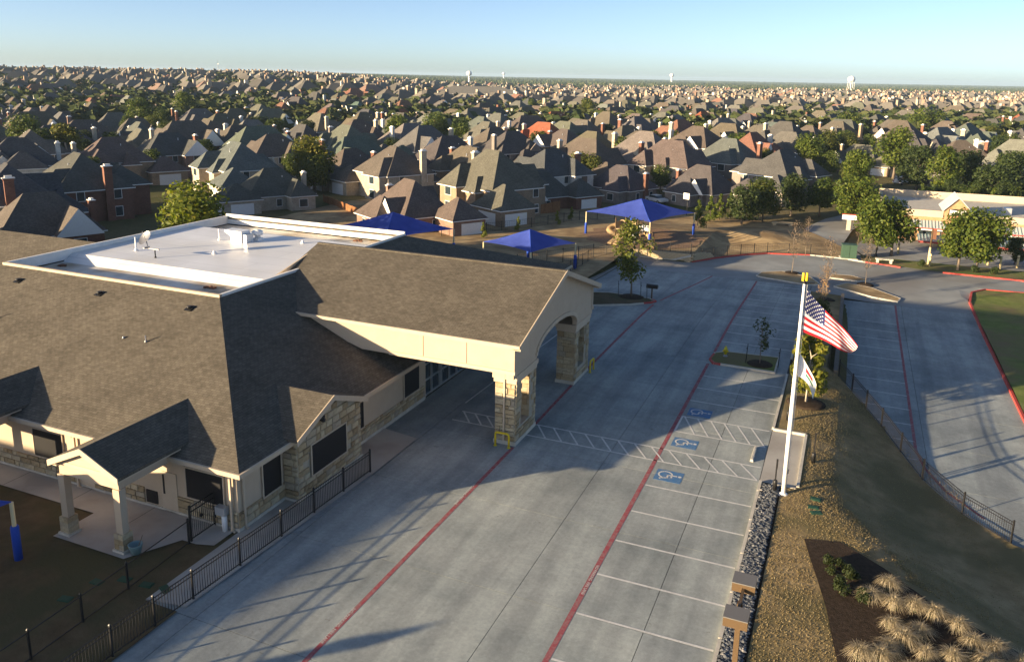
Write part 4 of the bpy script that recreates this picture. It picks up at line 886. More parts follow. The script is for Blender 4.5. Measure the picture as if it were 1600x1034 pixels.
# ------------------------------------------------------------------ trees
_ONES = 'first second third fourth fifth sixth seventh eighth ninth tenth eleventh twelfth thirteenth fourteenth fifteenth sixteenth seventeenth eighteenth nineteenth'.split()
_TENS = ['', '', 'twenty', 'thirty', 'forty', 'fifty', 'sixty', 'seventy', 'eighty', 'ninety']
def nth(n):
    if n < 20: return _ONES[n-1]
    return _TENS[n//10]+'-'+_ONES[n % 10-1] if n % 10 else (_TENS[n//10][:-1]+'ieth')
def crown_mesh(name, seed, n, h0, h1, rad, leaf, lobes=12, shape='round', m='leaf'):
    r_ = random.Random(seed); b = MB(); L = []
    for k in range(lobes):
        a = r_.uniform(0, 6.283); f = (k+.5)/lobes; z = h0+(h1-h0)*(f if shape != 'round' else .5-.5*math.cos(math.pi*(.12+.8*f)))
        if shape == 'cone': q = rad*(1.02-f)*.75
        elif shape == 'column': q = rad*.45
        else: q = rad*math.sin(math.pi*(.16+.72*f))*r_.uniform(.35, .72)
        s = rad*(.52 if shape == 'round' else .5*(1.1-f*.7))*r_.uniform(.75, 1.15); L.append((Vector((q*math.cos(a), q*math.sin(a), z)), s))
    for k in range(n):
        c, s = r_.choice(L); d = Vector((r_.gauss(0, 1), r_.gauss(0, 1), r_.gauss(0, 1))).normalized(); p = c+d*s*(r_.random()**.35)
        p.z = max(p.z, h0-.2*rad); nrm = (d+Vector((r_.gauss(0, .7), r_.gauss(0, .7), .4+r_.gauss(0, .7)))).normalized()
        t = nrm.cross(Vector((r_.random()-.5, r_.random()-.5, r_.random()-.5))).normalized(); u = nrm.cross(t); q = leaf*r_.uniform(.6, 1.35)
        b.add([p-t*q, p-u*q*.55, p+t*q, p+u*q*.55], [(0, 1, 2, 3)])
    return b.mesh(name, m)
def trunk_mesh(name, seed, h, r0, limbs=6, spread=1.5, top=.75, m='trunk', twigs=0):
    r_ = random.Random(seed); b = MB(); ht = h*top
    pts = [Vector((r_.uniform(-.04, .04)*h*k/5, r_.uniform(-.04, .04)*h*k/5, ht*k/5)) for k in range(6)]
    b.tube(pts, [r0*(1.25 if k == 0 else 1-.14*k) for k in range(6)], 7)
    for k in range(limbs):
        i = 1.6+3.2*k/max(1, limbs); p = pts[int(i)].lerp(pts[int(i)+1], i-int(i)); a = k*2.4+r_.uniform(-.4, .4); L = spread*r_.uniform(.7, 1.1)*(1.1-.12*i)
        q = p+Vector((math.cos(a)*L*.5, math.sin(a)*L*.5, L*.45)); e = p+Vector((math.cos(a)*L, math.sin(a)*L, L*.95)); b.tube([p, q, e], [r0*.45, r0*.3, r0*.1], 5)
        for j in range(twigs):
            g0 = q.lerp(e, r_.random()); b.tube([g0, g0+Vector((r_.gauss(0, .3), r_.gauss(0, .3), r_.uniform(.2, .7)))*spread*.5], [r0*.12, r0*.03], 3, cap=False)
    return b.mesh(name, m)
TP = {
 'oak': (crown_mesh('crown', 1, 4200, 2.6, 6.6, 2.9, .21, 15), trunk_mesh('trunk', 1, 7, .17), 7.2),
 'oak_b': (crown_mesh('crown', 2, 4200, 2.2, 6.4, 3.2, .22, 17), trunk_mesh('trunk', 2, 7, .18), 7.0),
 'oak_c': (crown_mesh('crown', 3, 3800, 2.4, 7.6, 2.5, .21, 16), trunk_mesh('trunk', 3, 8, .17), 8.0),
 'dark': (crown_mesh('crown', 4, 4000, 1.6, 6.2, 2.7, .20, 16, m='leaf_dark'), trunk_mesh('trunk', 4, 6.5, .17), 6.8),
 'cone': (crown_mesh('crown', 5, 1500, .7, 4.8, 1.25, .15, 14, 'cone'), trunk_mesh('trunk', 5, 5, .08, 3, .5), 5.0),
 'young': (crown_mesh('crown', 6, 1700, 1.5, 5.0, 1.3, .12, 15, 'round'), trunk_mesh('trunk', 6, 5, .06, 7, .9, .9, twigs=4), 5.3),
 'sparse': (crown_mesh('crown', 7, 260, 1.2, 3.2, .75, .10, 10, 'round', 'leaf_dark'), trunk_mesh('trunk', 7, 3.2, .04, 7, .6, .9, twigs=4), 3.4),
 'bare': (crown_mesh('crown', 8, 420, 1.8, 5.2, 1.0, .07, 12, 'round', 'dry_twig'), trunk_mesh('trunk', 8, 5.4, .045, 9, 1.0, .95, 'trunk', 9), 5.6),
 'column': (crown_mesh('crown', 9, 2600, .9, 4.9, 1.35, .15, 18, 'column'), trunk_mesh('trunk', 9, 5, .07, 4, .6, m='pale_trunk'), 5.3),
 'bush': (crown_mesh('crown', 10, 500, .25, .9, .6, .10, 8, 'round', 'leaf_dark'), trunk_mesh('trunk', 10, .9, .03, 4, .3), 1.1),
}
def tree(kind, p, h, label, name='tree', cat='tree', tint=(1, 1, 1), group=None, wide=1.0):
    cm_, tm_, H = TP[kind]; s = h/H; wide = min(wide, 1.15); t = thing(name, label, cat, p, rnd.uniform(0, 6.28), group)
    inst('trunk', tm_, t, (0, 0, 0), 0, (s*wide, s*wide, s)); inst('crown', cm_, t, (0, 0, 0), 0, (s*wide, s*wide, s), color=tint); return t
def tree_top(x, y, h, z0=-1.2):      # stand a tree of height h so that its top is seen at a pixel
    p = at(x, y, z0+h*.96)
    for k in range(3): z0 = T(p.x, p.y); p = at(x, y, z0+h*.96)
    p.z = z0-.05; return p
def mulch_ring(p, r0): 
    b = MB().lathe((p.x, p.y, T(p.x, p.y)+.10), [(r0, 0), (r0*.8, .1), (r0*.2, .12)], 16); return b.build('tree_ring', 'mulch', kind='structure')
OG = (1.25, 1.3, .75); YG = (1.9, 1.7, .8); G1 = (1.1, 1.15, .9)
q = onground(986, 466); q.z += .1; tree('young', q, 7.6, 'tall young tree with yellow-green crown on the grassy island by the portico', tint=(1.5, 1.35, .9), wide=1.05); mulch_ring(q, 1.3)
for k, (dx, dy) in enumerate(((-1.2, -.3), (.9, .2), (1.6, -.2))):
    o = thing('tree_stake', 'dark metal stake guarding the tall island tree, %s of three' % ('leftmost', 'middle', 'rightmost')[k], 'stake', (q.x+dx, q.y+dy, q.z)); MB().tube([(0, 0, 0), (-.05, 0, 1.6)], .03, 6).build('stake_rod', 'black_metal', o, True); MB().box(-.04, .04, -.02, .02, 1.2, 1.28).build('tie_clip', 'black_metal', o, True)
q = onground(1187, 571); q.z += .12; tree('sparse', q, 3.6, 'small sparse dark tree on the short grass island between stalls', wide=1.1); mulch_ring(q, 1.0)
for k, dx in enumerate((-1.0, 1.3)):
    o = thing('tree_stake', 'thin black stake %s the sparse island tree' % ('left of', 'right of')[k], 'stake', (q.x+dx, q.y-.2, q.z)); MB().tube([(0, 0, 0), (.06, 0, 1.5)], .03, 6).build('stake_rod', 'black_metal', o, True); MB().box(-.03, .05, -.02, .02, 1.1, 1.18).build('tie_clip', 'black_metal', o, True)
q = Vector((-1.3, 53.3, .1)); tree('column', q, 5.6, 'dense olive-green tree with pale trunk behind the white flag', tint=(2.0, 1.6, .8), wide=1.0); mulch_ring(q, 1.25)
for k, (y, h, kd) in enumerate(((60.5, 4.2, 'column'), (66.5, 3.6, 'dark'), (72, 4.4, 'bare'), (78.5, 4.8, 'bare'))): tree(kd, (-1.3, y, T(-1.3, y)+.08), h, ('olive tree just beyond the one behind the flag', 'low dark tree in the planted strip between the lots', 'bare brown tree in the strip above the flag', 'bare brown tree at the far end of the strip')[k], tint=(1.5, 1.3, .85), wide=.75)
for x, yb, yt, lab in ((1237, 428, 345, 'bare pale tree on the straw island at the end of the stalls'), (1290, 470, 372, 'bare twiggy tree in the strip beyond the flagpole top'), (1352, 446, 372, 'bare twiggy tree on the straw island at the head of the lower lot'), (1340, 385, 335, 'rust-brown twiggy shrub tree beside the street sign'), (1258, 402, 340, 'brown twiggy tree at the end of the playground fence')):
    q = onground(x, yb); h = max(3, (yb-yt)/1260*math.hypot(q.x, q.y)*1.02); q.z += .1; tree('bare', q, h, lab, tint=(1, 1, 1), wide=.8)
    if yb > 420: mulch_ring(q, .9)
for k, (x, yt) in enumerate(((1093, 313), (1112, 306), (1127, 303), (1143, 301))): tree('cone', tree_top(x, yt, 4.4), 4.4, 'slim young green tree in the row behind the blue canopy, %s' % ('leftmost', 'second', 'third', 'rightmost')[k], group='slim young trees behind the playground', tint=OG)
near = [('dark', 1163, 294, 6, 'dark green tree on the bank right of the slim young row', G1, 1.15), ('oak_b', 1196, 286, 6.5, 'broad leafy tree on the bank above the small stone bench', (1.1, 1.05, .8), 1.2), ('dark', 1241, 276, 6.8, 'tall dark tree by the street left of the round green one', G1, 1), ('oak', 1285, 284, 6, 'tree standing by the street kerb beside the driveway', (1, 1.1, .9), 1),
 ('oak_b', 1340, 284, 6.8, 'large round bright green tree at the left end of the shop', OG, 1.15), ('oak_c', 1343, 241, 9, 'tall green tree beside the brown driveway with the parked cars', OG, 1.1),
 ('oak_b', 1378, 318, 7.2, 'left tree of the bright green pair before the shop front', OG, 1.0), ('oak', 1402, 322, 6.8, 'right tree of the bright green pair before the shop front', OG, 1.1),
 ('oak', 1508, 342, 6.6, 'left tree of the leafy cluster hiding the shop entrance', OG, 1.0), ('oak_b', 1538, 338, 7, 'right tree of the leafy cluster hiding the shop entrance', OG, 1.05), ('dark', 1592, 372, 3.5, 'small dark tree cut by the right edge before the shop', G1, 1),
 ('oak_b', 296, 302, 8.5, 'bright yellow-green tree behind the white flat roof', YG, 1.3), ('oak', 488, 222, 9.5, 'big olive round tree between houses left of the white chimney', (1.9, 1.5, .8), 1.25), ('oak_c', 215, 158, 12, 'tall bright green tree on the green lawn at left', OG, 1.2), ('oak_c', 287, 148, 13, 'tall leafy tree right of the bright one by the cream house', OG, 1.2), ('oak_b', 243, 172, 9, 'broad dark tree below the two tall green ones', G1, 1.5),
 ('dark', 60, 205, 9, 'dark tree at left edge among brown roofs', G1, 1.3), ('oak_c', 100, 200, 10, 'olive tree among brown roofs near the left edge', (1.5, 1.2, .8), 1.2), ('oak', 35, 186, 10, 'tall dark tree at the left edge above the brown roofs', G1, 1.3), ('oak', 620, 186, 10, 'leafy tree before the wide grey roof, left of three', OG, 1.0), ('oak_b', 678, 184, 10, 'leafy tree before the grey roofs, middle of three', G1, 1.1), ('dark', 722, 190, 9, 'leafy tree before the grey roofs, right of three', G1, 1.1),
 ('oak', 975, 220, 8, 'green tree between brick chimneys behind the blue canopy', OG, 1.2), ('oak_c', 918, 158, 12, 'tall green tree before the red tiled houses', (1.5, 1.35, .9), 1.2), ('oak', 832, 158, 10, 'narrow green tree left of the red roofs', G1, .8),
 ('oak', 1404, 208, 11, 'tall green tree right of the wide brown roof with two chimneys', OG, 1.3), ('dark', 1440, 232, 9, 'dark tree beside the tan house with the stone chimney', G1, 1.3), ('oak_c', 1482, 236, 10, 'tall conical green tree in front of the tan house', OG, 1), ('dark', 1520, 240, 9, 'dark tree in front of the tan house with brown roof', G1, 1.3), ('dark', 1572, 220, 9, 'dark tree by the right edge behind the shop', G1, 1.2),
 ('oak', 1268, 216, 9, 'green tree before the brown lit roofs right of centre', OG, 1.1), ('oak', 1330, 180, 11, 'green tree among chimneys right of centre', OG, 1.2), ('oak_b', 1449, 176, 12, 'broad bright green tree among far roofs at right', OG, 1.7), ('dark', 1590, 245, 9, 'dark tree mass cut by the right edge', G1, 1.4), ('dark', 1555, 262, 8, 'dark tree behind the grey board fence near the right edge', G1, 1.3)]
for kd, x, yt, h, lab, tint, wd in near: tree(kd, tree_top(x, yt, h), h, lab, tint=tint, wide=wd)
for k in range(13):
    x = 1440+k*12.6+rnd.uniform(-3, 3); tree('dark' if k % 3 else 'cone', tree_top(x, 283+rnd.uniform(0, 12), 5), 5, 'green tree in the row along the grey fence behind the shop, %s from left' % nth(k+1), group='trees along the grey fence', tint=OG if k % 2 else G1)
for k, (x, y) in enumerate(((755, 372), (810, 362), (870, 352), (893, 345))): tree('cone', onground(x, y), 2.2, 'tiny staked sapling along the far playground fence, %s from left' % ('first', 'second', 'third', 'fourth')[k], group='saplings by the playground', tint=YG)
for k in range(8):                    # shrubs in the mulch bed
    x, y = (.5+.25*k+rnd.uniform(-.3, .3), 34.6-.32*k+rnd.uniform(-.8, .8)); tree('bush', (x, y, T(x, y)+.12), rnd.uniform(.4, .7), 'low green shrub in the mulch bed, %s from the left' % nth(k+1), 'shrub', 'shrub', (.75, .75, .6), 'shrubs in the mulch bed', 1.2)
for k, (x, y) in enumerate(((8.8, 107.5), (14.5, 107), (16.5, 107.2))): tree('bush', (x, y, -1.1), .9, 'clipped dark bush on the verge before the shop, %s from left' % ('first', 'second', 'third')[k], 'shrub', 'shrub', G1, None, 1.6)
# ornamental grasses: arching fountains of pale blades
def fountain(seed, n=420):
    r_ = random.Random(seed); b = MB(); lean = Vector((.5, .25, 0))
    for k in range(n):
        a = r_.uniform(0, 6.283); L = r_.uniform(.5, .95); out = Vector((math.cos(a), math.sin(a), 0))*r_.uniform(.15, .62)+lean*r_.uniform(0, .5); w_ = .011; s = Vector((-math.sin(a), math.cos(a), 0))*w_
        P = [Vector((r_.gauss(0, .05), r_.gauss(0, .05), 0))]; 
        for j in range(1, 5): f = j/4; P.append(P[0]+out*f*f*1.35+Vector((0, 0, L*(1.35*f-1.08*f*f*f))))
        for j in range(4): ww = 1-.2*j; b.add([P[j]-s*ww, P[j]+s*ww, P[j+1]+s*(ww-.2), P[j+1]-s*(ww-.2)], [(0, 1, 2, 3)])
    return b.mesh('blades', 'straw_blade')
FM = [fountain(s) for s in (1, 2, 3)]
gm = crown_mesh('tuft_base', 31, 160, .05, .3, .3, .06, 6, 'round', 'leaf_dark')
for k, (x, y) in enumerate(((3.07, 33.6), (2.4, 32.5), (3.25, 32.3), (4.0, 32.5), (4.7, 32.4), (3.1, 31.0), (4.1, 30.9), (3.5, 30.2), (5.5, 32.0), (5.9, 31.0), (3.0, 29.5), (4.2, 29.6), (6.6, 31.1), (6.2, 30.0), (7.5, 30.8), (2.0, 28.6), (2.7, 28.8), (5.1, 29.8), (5.0, 28.6), (6.0, 28.7), (7.0, 29.3), (3.7, 28.3))):
    t = thing('fountain_grass', 'pale arching fountain grass clump in the mulch bed, %s from the far end' % nth(k+1), 'ornamental grass', (x, y, T(x, y)+.12), rnd.uniform(-.6, .6), 'fountain grasses')
    s = rnd.uniform(.8, 1.15); inst('blades', FM[k % 3], t, scale=s); inst('tuft_base', gm, t, scale=s)

# ------------------------------------------------------------------ playground
def canopy(label, corners, apex, hgt, zpad=1.1):
    """pyramid shade cloth between four posts: cloth with sagging edges, posts with padded feet"""
    c = sum((Vector(p) for p in corners), Vector())/4; t = thing('shade_canopy', label, 'shade canopy', (c.x, c.y, c.z))
    b = MB(); n = 8; ap = Vector((c.x, c.y, c.z+apex)); tops = [Vector((p[0], p[1], c.z+hgt)) for p in corners]
    for i in range(4):
        A, D = tops[i], tops[(i+1) % 4]; o = len(b.v)
        for j in range(n+1):
            f = j/n; e = A.lerp(D, f); sag = 4*f*(1-f); e = e.lerp(Vector((c.x, c.y, e.z)), .10*sag); e.z += .05*sag
            for k in range(n+1):
                g = k/n; p = e.lerp(ap, g); p.z -= .22*4*g*(1-g)*(1 if True else 0)*(.5+.5*sag)*.7; b.v.append(tuple(p))
        for j in range(n):
            for k in range(n): q = o+j*(n+1)+k; b.f.append([q, q+n+1, q+n+2, q+1]); b.mi.append(0); b.sm.append(True)
    b.build('cloth', 'shade_cloth', t)
    for A in tops:
        mid = A.lerp(ap, .5); mid.z -= .14; MB().tube([A, A.lerp(mid, .5)+Vector((0, 0, -.02)), mid+Vector((0, 0, .03)), ap.lerp(mid, .4)+Vector((0, 0, .0)), ap], .035, 6).build('hip_seam', 'blue_pad', t)
    for p in corners:
        g = T(p[0], p[1])+.05
        o = MB().lathe((p[0], p[1], g), [(.09, 0), (.09, c.z+hgt-g)], 10).build('post', 'post_cream', t); MB().lathe((p[0], p[1], g), [(.17, 0), (.17, 1.55), (.15, 1.6)], 12).build('post_pad', 'blue_pad', o, True).location = -t.location
p1, p2, p3 = onground(915, 366), onground(1014, 385), onground(1083, 368); p4 = p1+p3-p2; zz = -.35
canopy('large blue fabric canopy on four cream posts over the play structure', [(p.x, p.y, zz) for p in (p1, p2, p3, p4)], 5.0, 3.1)
e1, e2 = Vector((.93, -.37, 0)), Vector((.37, .93, 0))
def sq(c, h): return [(c.x+a*e1.x*h+b_*e2.x*h, c.y+a*e1.y*h+b_*e2.y*h, c.z) for a, b_ in ((-1, -1), (1, -1), (1, 1), (-1, 1))]
c = at(828, 359, 4.2); c.z = -.15; canopy('small blue fabric canopy right behind the dark roof end', sq(c, 3.6), 4.4, 2.9)
c = at(614, 333, 4.9); c.z = 0; canopy('blue fabric canopy half hidden behind the white roof parapet', sq(c, 5.0), 5.0, 3.1)
canopy('blue fabric canopy cut by the left edge over the brown lawn', [(-31.4, 20.4, 0), (-37.4, 20.4, 0), (-37.4, 14.4, 0), (-31.4, 14.4, 0)], 4.6, 2.75)
q = onground(988, 377); ps = thing('play_structure', 'tan plastic play structure with slides under the large blue canopy', 'play structure', (q.x, q.y, q.z+.08), -.35); ps.scale = (1.25, 1.25, 1.1)
def pl(name, b, m): return b.build(name, m, ps, True)
for x, y in ((-1.6, -.9), (0, -.9), (1.6, -.9), (-1.6, .9), (0, .9), (1.6, .9)): pl('tower_post', MB().lathe((x, y, 0), [(.07, 0), (.07, 2.7)], 8), 'bronze')
pl('deck', MB().box(-1.6, 0, -.9, .9, 1.3, 1.4), 'tan_plastic'); pl('deck', MB().box(.05, 1.6, -.9, .9, 1.0, 1.1), 'tan_plastic')
pl('panel', MB().box(-1.62, -1.58, -.8, .8, 1.5, 2.2), 'tan_plastic'); pl('panel', MB().box(.2, 1.4, .86, .9, 1.2, 1.9), 'grey_plastic'); pl('panel', MB().box(-1.4, -.2, .86, .9, 1.5, 2.2), 'tan_plastic')
for k, dy in enumerate((-1.0, -.35)):
    pl('slide', MB().extr([(-.4-dy*.2, -1.0, 1.4), (-.9-dy, -3.4, .15), (-.9-dy, -3.7, .15), (-.9-dy, -3.7, .3), (-.4-dy*.2, -1.0, 1.6)], (.5, 0, 0)), 'tan_plastic')
pl('spiral_slide', MB().tube([(-2.3+.75*math.cos(a), .2+.75*math.sin(a), 2.0-.29*a) for a in [k*.42 for k in range(16)]], .32, 10), 'tan_plastic')
pl('curved_slide', MB().tube([(1.6, 0, 1.15), (2.3, -.3, .95), (2.9, -.9, .5), (3.4, -1.7, .22), (3.9, -2.3, .15)], .26, 10), 'tan_plastic')
pl('climbing_wall', MB().extr([(.1, -1.0, 0), (1.2, -1.0, 0), (1.2, -.9, 1.1), (.1, -.9, 1.1)], (0, -.3, 0)), 'grey_plastic'); pl('arch_ladder', MB().tube([(2.2, .9, 0), (2.0, .9, 1.0), (1.6, .9, 1.2)], .05, 6), 'bronze')
q = onground(1222, 353); t = thing('stone_bench', 'small tan stone bench block on the grassy mound by the street', 'bench', (q.x, q.y, T(q.x, q.y)), .2)
MB().box(-1.6, 1.6, -.3, .3, .35, .6).build('seat', 'block_wall', t, True)
for s in (-1, 1): MB().box(s*1.2-.25, s*1.2+.25, -.28, .28, 0, .35).build('leg', 'block_wall', t, True)
q = at(1325, 360, -1.2); t = thing('shop_sign', 'low white signboard on a brick post beside the street bend', 'sign', (q.x, q.y, -1.15)); MB().box(-.3, .3, -.2, .2, 0, 1.6).build('post', 'pale_trunk', t, True); MB().box(-1.0, 1.0, -.18, .18, 1.6, 2.3).build('board', 'white_trim', t, True); MB().box(-1.05, 1.05, -.2, .2, 2.3, 2.42).build('cap', 'red_kerb', t, True)
def hoop(x, y, z0, lab):
    q = at(x, y, z0); t = thing('basketball_hoop', lab, 'basketball hoop', (q.x, q.y, -1.2), -.6); MB().lathe((0, 0, 0), [(.07, 0), (.06, 3.1)], 8).build('pole', 'black_metal', t, True)
    MB().box(-.65, .65, -.35, -.31, 2.75, 3.75).build('backboard', 'white_trim', t, True); MB().box(-.3, .3, -.37, -.352, 2.95, 3.4).build('target_box', 'black_metal', t, True); MB().box(-.22, .22, -.39, -.372, 3.02, 3.32).build('target_centre', 'white_trim', t, True)
    MB().tube([(.23*math.cos(a), -.6+.23*math.sin(a), 2.95) for a in [k*math.pi/6 for k in range(13)]], .012, 5).build('rim', 'red_kerb', t, True); MB().box(-.03, .03, -.32, 0, 3.0, 3.1).build('bracket', 'black_metal', t, True)
hoop(1075, 306, 2.1, 'basketball hoop on a dark pole behind the large blue canopy'); hoop(1277, 276, 2.1, 'basketball hoop in the driveway right of the lit brown roofs')

# ------------------------------------------------------------------ shop building at the right
S = thing('shop_building', 'low tan brick shop with white parapet, ribbed metal awning and gabled sign entry', 'building', (26, 135, -1.2))
FYs, z0 = 127.0, -1.2
MB().box(4.6, 60, FYs, 147, z0, 2.2).build('wall', 'tan_brick', S)
MB().box(4.4, 12.3, FYs-.18, FYs+.12, 2.25, 3.15).build('parapet', 'cream_trim', S); MB().box(15.6, 60, FYs-.18, FYs+.12, 2.1, 2.95).build('parapet', 'cream_trim', S); MB().box(4.4, 4.75, FYs+.13, 147, 2.25, 3.3).build('parapet', 'cream_trim', S); MB().box(4.4, 60, 147.1, 147.4, 2.25, 3.5).build('parapet', 'cream_trim', S)
MB().box(4.3, 12.3, FYs-.26, FYs-.19, 2.95, 3.2).build('cornice', 'cream_trim', S); MB().box(15.6, 60, FYs-.26, FYs-.19, 2.78, 3.02).build('cornice', 'cream_trim', S)
MB().box(4.76, 60, FYs+.13, 147, 2.2, 2.4).build('flat_roof', 'kerb_concrete', S)
for x, w_ in ((20.5, 1.0), (24, 1.6)): MB().box(x, x+w_, 133, 134.5, 2.4, 3.4).build('roof_unit', 'galv', S)
MB().box(6.6, 7.6, FYs-.24, FYs-.19, 2.35, 3.1).build('parapet_window', 'glass', S)
b = MB().extr([(12.4, FYs-.6, z0), (15.5, FYs-.6, z0), (15.5, FYs-.6, 3.6), (13.95, FYs-.6, 5.1), (12.4, FYs-.6, 3.6)], (0, 1.2, 0)); b.build('entry_gable', 'tan_brick', S)
for sg, x in ((-1, 12.1), (1, 15.8)):
    pts = [(x, FYs-.9, 3.4), (13.95, FYs-.9, 5.35), (13.95, FYs+6, 5.35), (x, FYs+6, 3.4)]; MB().extr(pts if sg < 0 else pts[::-1], (0, 0, -.12)).build('gable_roof', 'metal_roof', S)
o = MB().box(12.9, 15.1, FYs-.72, FYs-.61, 2.75, 3.65).build('sign_board', 'black_metal', S)
MB().extr([(13.0, FYs-.73, 2.85), (14.0, FYs-.73, 2.98), (15.0, FYs-.73, 2.85), (15.0, FYs-.73, 3.55), (14.0, FYs-.73, 3.42), (13.0, FYs-.73, 3.55)], (0, -.02, 0)).build('sign_face', 'white_trim', o, True).location = -S.location
for x0, x1 in ((8.2, 14.6), (15.7, 40)):     # upper ribbed awning
    MB().extr([(x0, FYs-.02, 1.75), (x0, FYs-2.0, .95), (x0, FYs-2.0, .8), (x0, FYs-.02, 1.6)], (x1-x0, 0, 0)).build('awning', 'metal_roof', S); MB().box(x0, x1, FYs-2.06, FYs-2.0, .62, .8).build('awning_fascia', 'white_trim', S); MB().box(x0, x1, FYs-2.08, FYs-2.0, .8, .96).build('awning_band', 'red_kerb', S)
    b = MB(); x = x0+.2
    while x < x1: b.obox((x, FYs-1.01, 1.37), (.03, 0, 0), (0, .99, .4), (0, -.02, .045)); x += .42
    b.build('awning_rib', 'teal_metal', S, kind='stuff')
for x0, x1 in ((9.2, 13.6), (17.5, 24)):     # lower entry canopies
    MB().extr([(x0, FYs-2.1, .1), (x0, FYs-5.2, -.35), (x0, FYs-5.2, -.5), (x0, FYs-2.1, -.1)], (x1-x0, 0, 0)).build('canopy', 'teal_metal', S); MB().box(x0, x1, FYs-5.26, FYs-5.2, -.62, -.36).build('canopy_band', 'red_kerb', S)
    b = MB(); x = x0+.2
    while x < x1: b.obox((x, FYs-3.65, -.1), (.03, 0, 0), (0, 1.55, .22), (0, -.01, .045)); x += .42
    b.build('canopy_rib', 'metal_roof', S, kind='stuff')
for x in (8.6, 11.2, 14.2, 18, 21.5, 25): MB().box(x-.1, x+.1, FYs-1.9, FYs-1.7, z0, .9).build('awning_post', 'post_cream', S)
for x in (9.5, 12.2, 16.5, 19.6, 22.8): o = MB().box(x, x+1.6, FYs-.06, FYs-.005, z0+.2, .5).build('shop_window', 'glass', S); MB().box(x-.08, x+1.68, FYs-.09, FYs-.005, .5, .6).build('window_head', 'red_kerb', o, True).location = -S.location
for k, (x, y) in enumerate(((1403, 397), (1452, 417), (1497, 412), (1543, 415), (1562, 421), (1589, 419))):
    q = at(x, y, -1.2); t = thing('bollard', 'cream bollard post before the shop, %s from left' % nth(k+1), 'bollard', (q.x, q.y, -1.15), group='cream bollards before the shop'); MB().lathe((0, 0, 0), [(.13, 0), (.13, 1.5), (.1, 1.58), (.02, 1.6)], 10).build('shaft', 'post_cream', t, True); MB().lathe((0, 0, 1.2), [(.134, 0), (.134, .08)], 10).build('band', 'bronze', t, True)
q = at(1450, 414, -1.2); t = thing('banner_pole', 'tall brown and cream banner pole before the shop entrance', 'pole', (q.x, q.y, -1.15)); MB().lathe((0, 0, 0), [(.16, 0), (.12, 2.2)], 10).build('lower_shaft', 'post_cream', t, True); MB().lathe((0, 0, 2.2), [(.1, 0), (.08, 2.4)], 10).build('upper_shaft', 'bronze', t, True); MB().box(.08, .5, -.03, .03, 3.2, 4.4).build('banner', 'rust_brown', t, True)

# ------------------------------------------------------------------ cars
def car(p, rz, paint, label, suv=False):
    t = thing('parked_car', label, 'car', p, rz); h = 1.75 if suv else 1.42; L, W = 2.25, .9
    pts = [(-L, .45), (-L, .85), (-L*.93, 1.0), (-L*.55 if not suv else -L*.9, 1.0), (-L*.32 if not suv else -L*.82, h), (L*.25, h), (L*.55, 1.0), (L*.95, .9), (L, .7), (L, .45)]
    low_ = [q for q in pts if q[1] <= 1.0]; MB().extr([(x, -W, z) for x, z in low_], (0, 2*W, 0)).build('body', 'tint_gloss', t, True, color=paint)
    cab = [q for q in pts if q[1] >= 1.0 and -L*.92 < q[0] < L*.6]; MB().extr([(x, -W*.86, z) for x, z in cab], (0, 1.72*W, 0)).build('cabin', 'glass', t, True); 
    xs = [q[0] for q in cab if q[1] > 1.2]; MB().box(min(xs)-.05, max(xs)+.05, -W*.84, W*.84, h-.03, h+.04).build('roof', 'tint_gloss', t, True, color=paint)
    for x in (-1.35, 1.4):
        for s in (-1, 1): o = MB().tube([(x, s*W*.8, .34), (x, s*W*1.02, .34)], .34, 14).build('wheel', 'black_metal', t, True); MB().tube([(x, s*W*1.02, .34), (x, s*W*1.05, .34)], .2, 10).build('rim', 'grey_metal', o, True)
    for s in (-1, 1): MB().box(L-.02, L+.03, s*.65-.2, s*.65+.2, .65, .8).build('headlight', 'white_trim', t, True); MB().box(-L-.03, -L+.02, s*.68-.15, s*.68+.15, .7, .9).build('tail_light', 'red_kerb', t, True)
    return t
q = at(1409, 288, -1.2); t = car(q, 1.0, (.75, .75, .75), 'white off-road car with a spare wheel parked on the driveway behind the shop', True); MB().tube([(-2.28, 0, 1.0), (-2.5, 0, 1.0)], .36, 14).build('spare_wheel', 'white_trim', t, True)
q = at(1440, 287, -1.2); car(q, .2, (.05, .05, .06), 'dark car parked beside the white off-road car behind the shop'); q = at(1025, 317, -1.2); car(q, -.6, (.6, .6, .6), 'silver car in the driveway behind the large blue canopy'); q = at(206, 328, -1.2); car(q, -.6, (.62, .58, .52), 'pale car in the shaded drive left of the bright yellow-green tree')

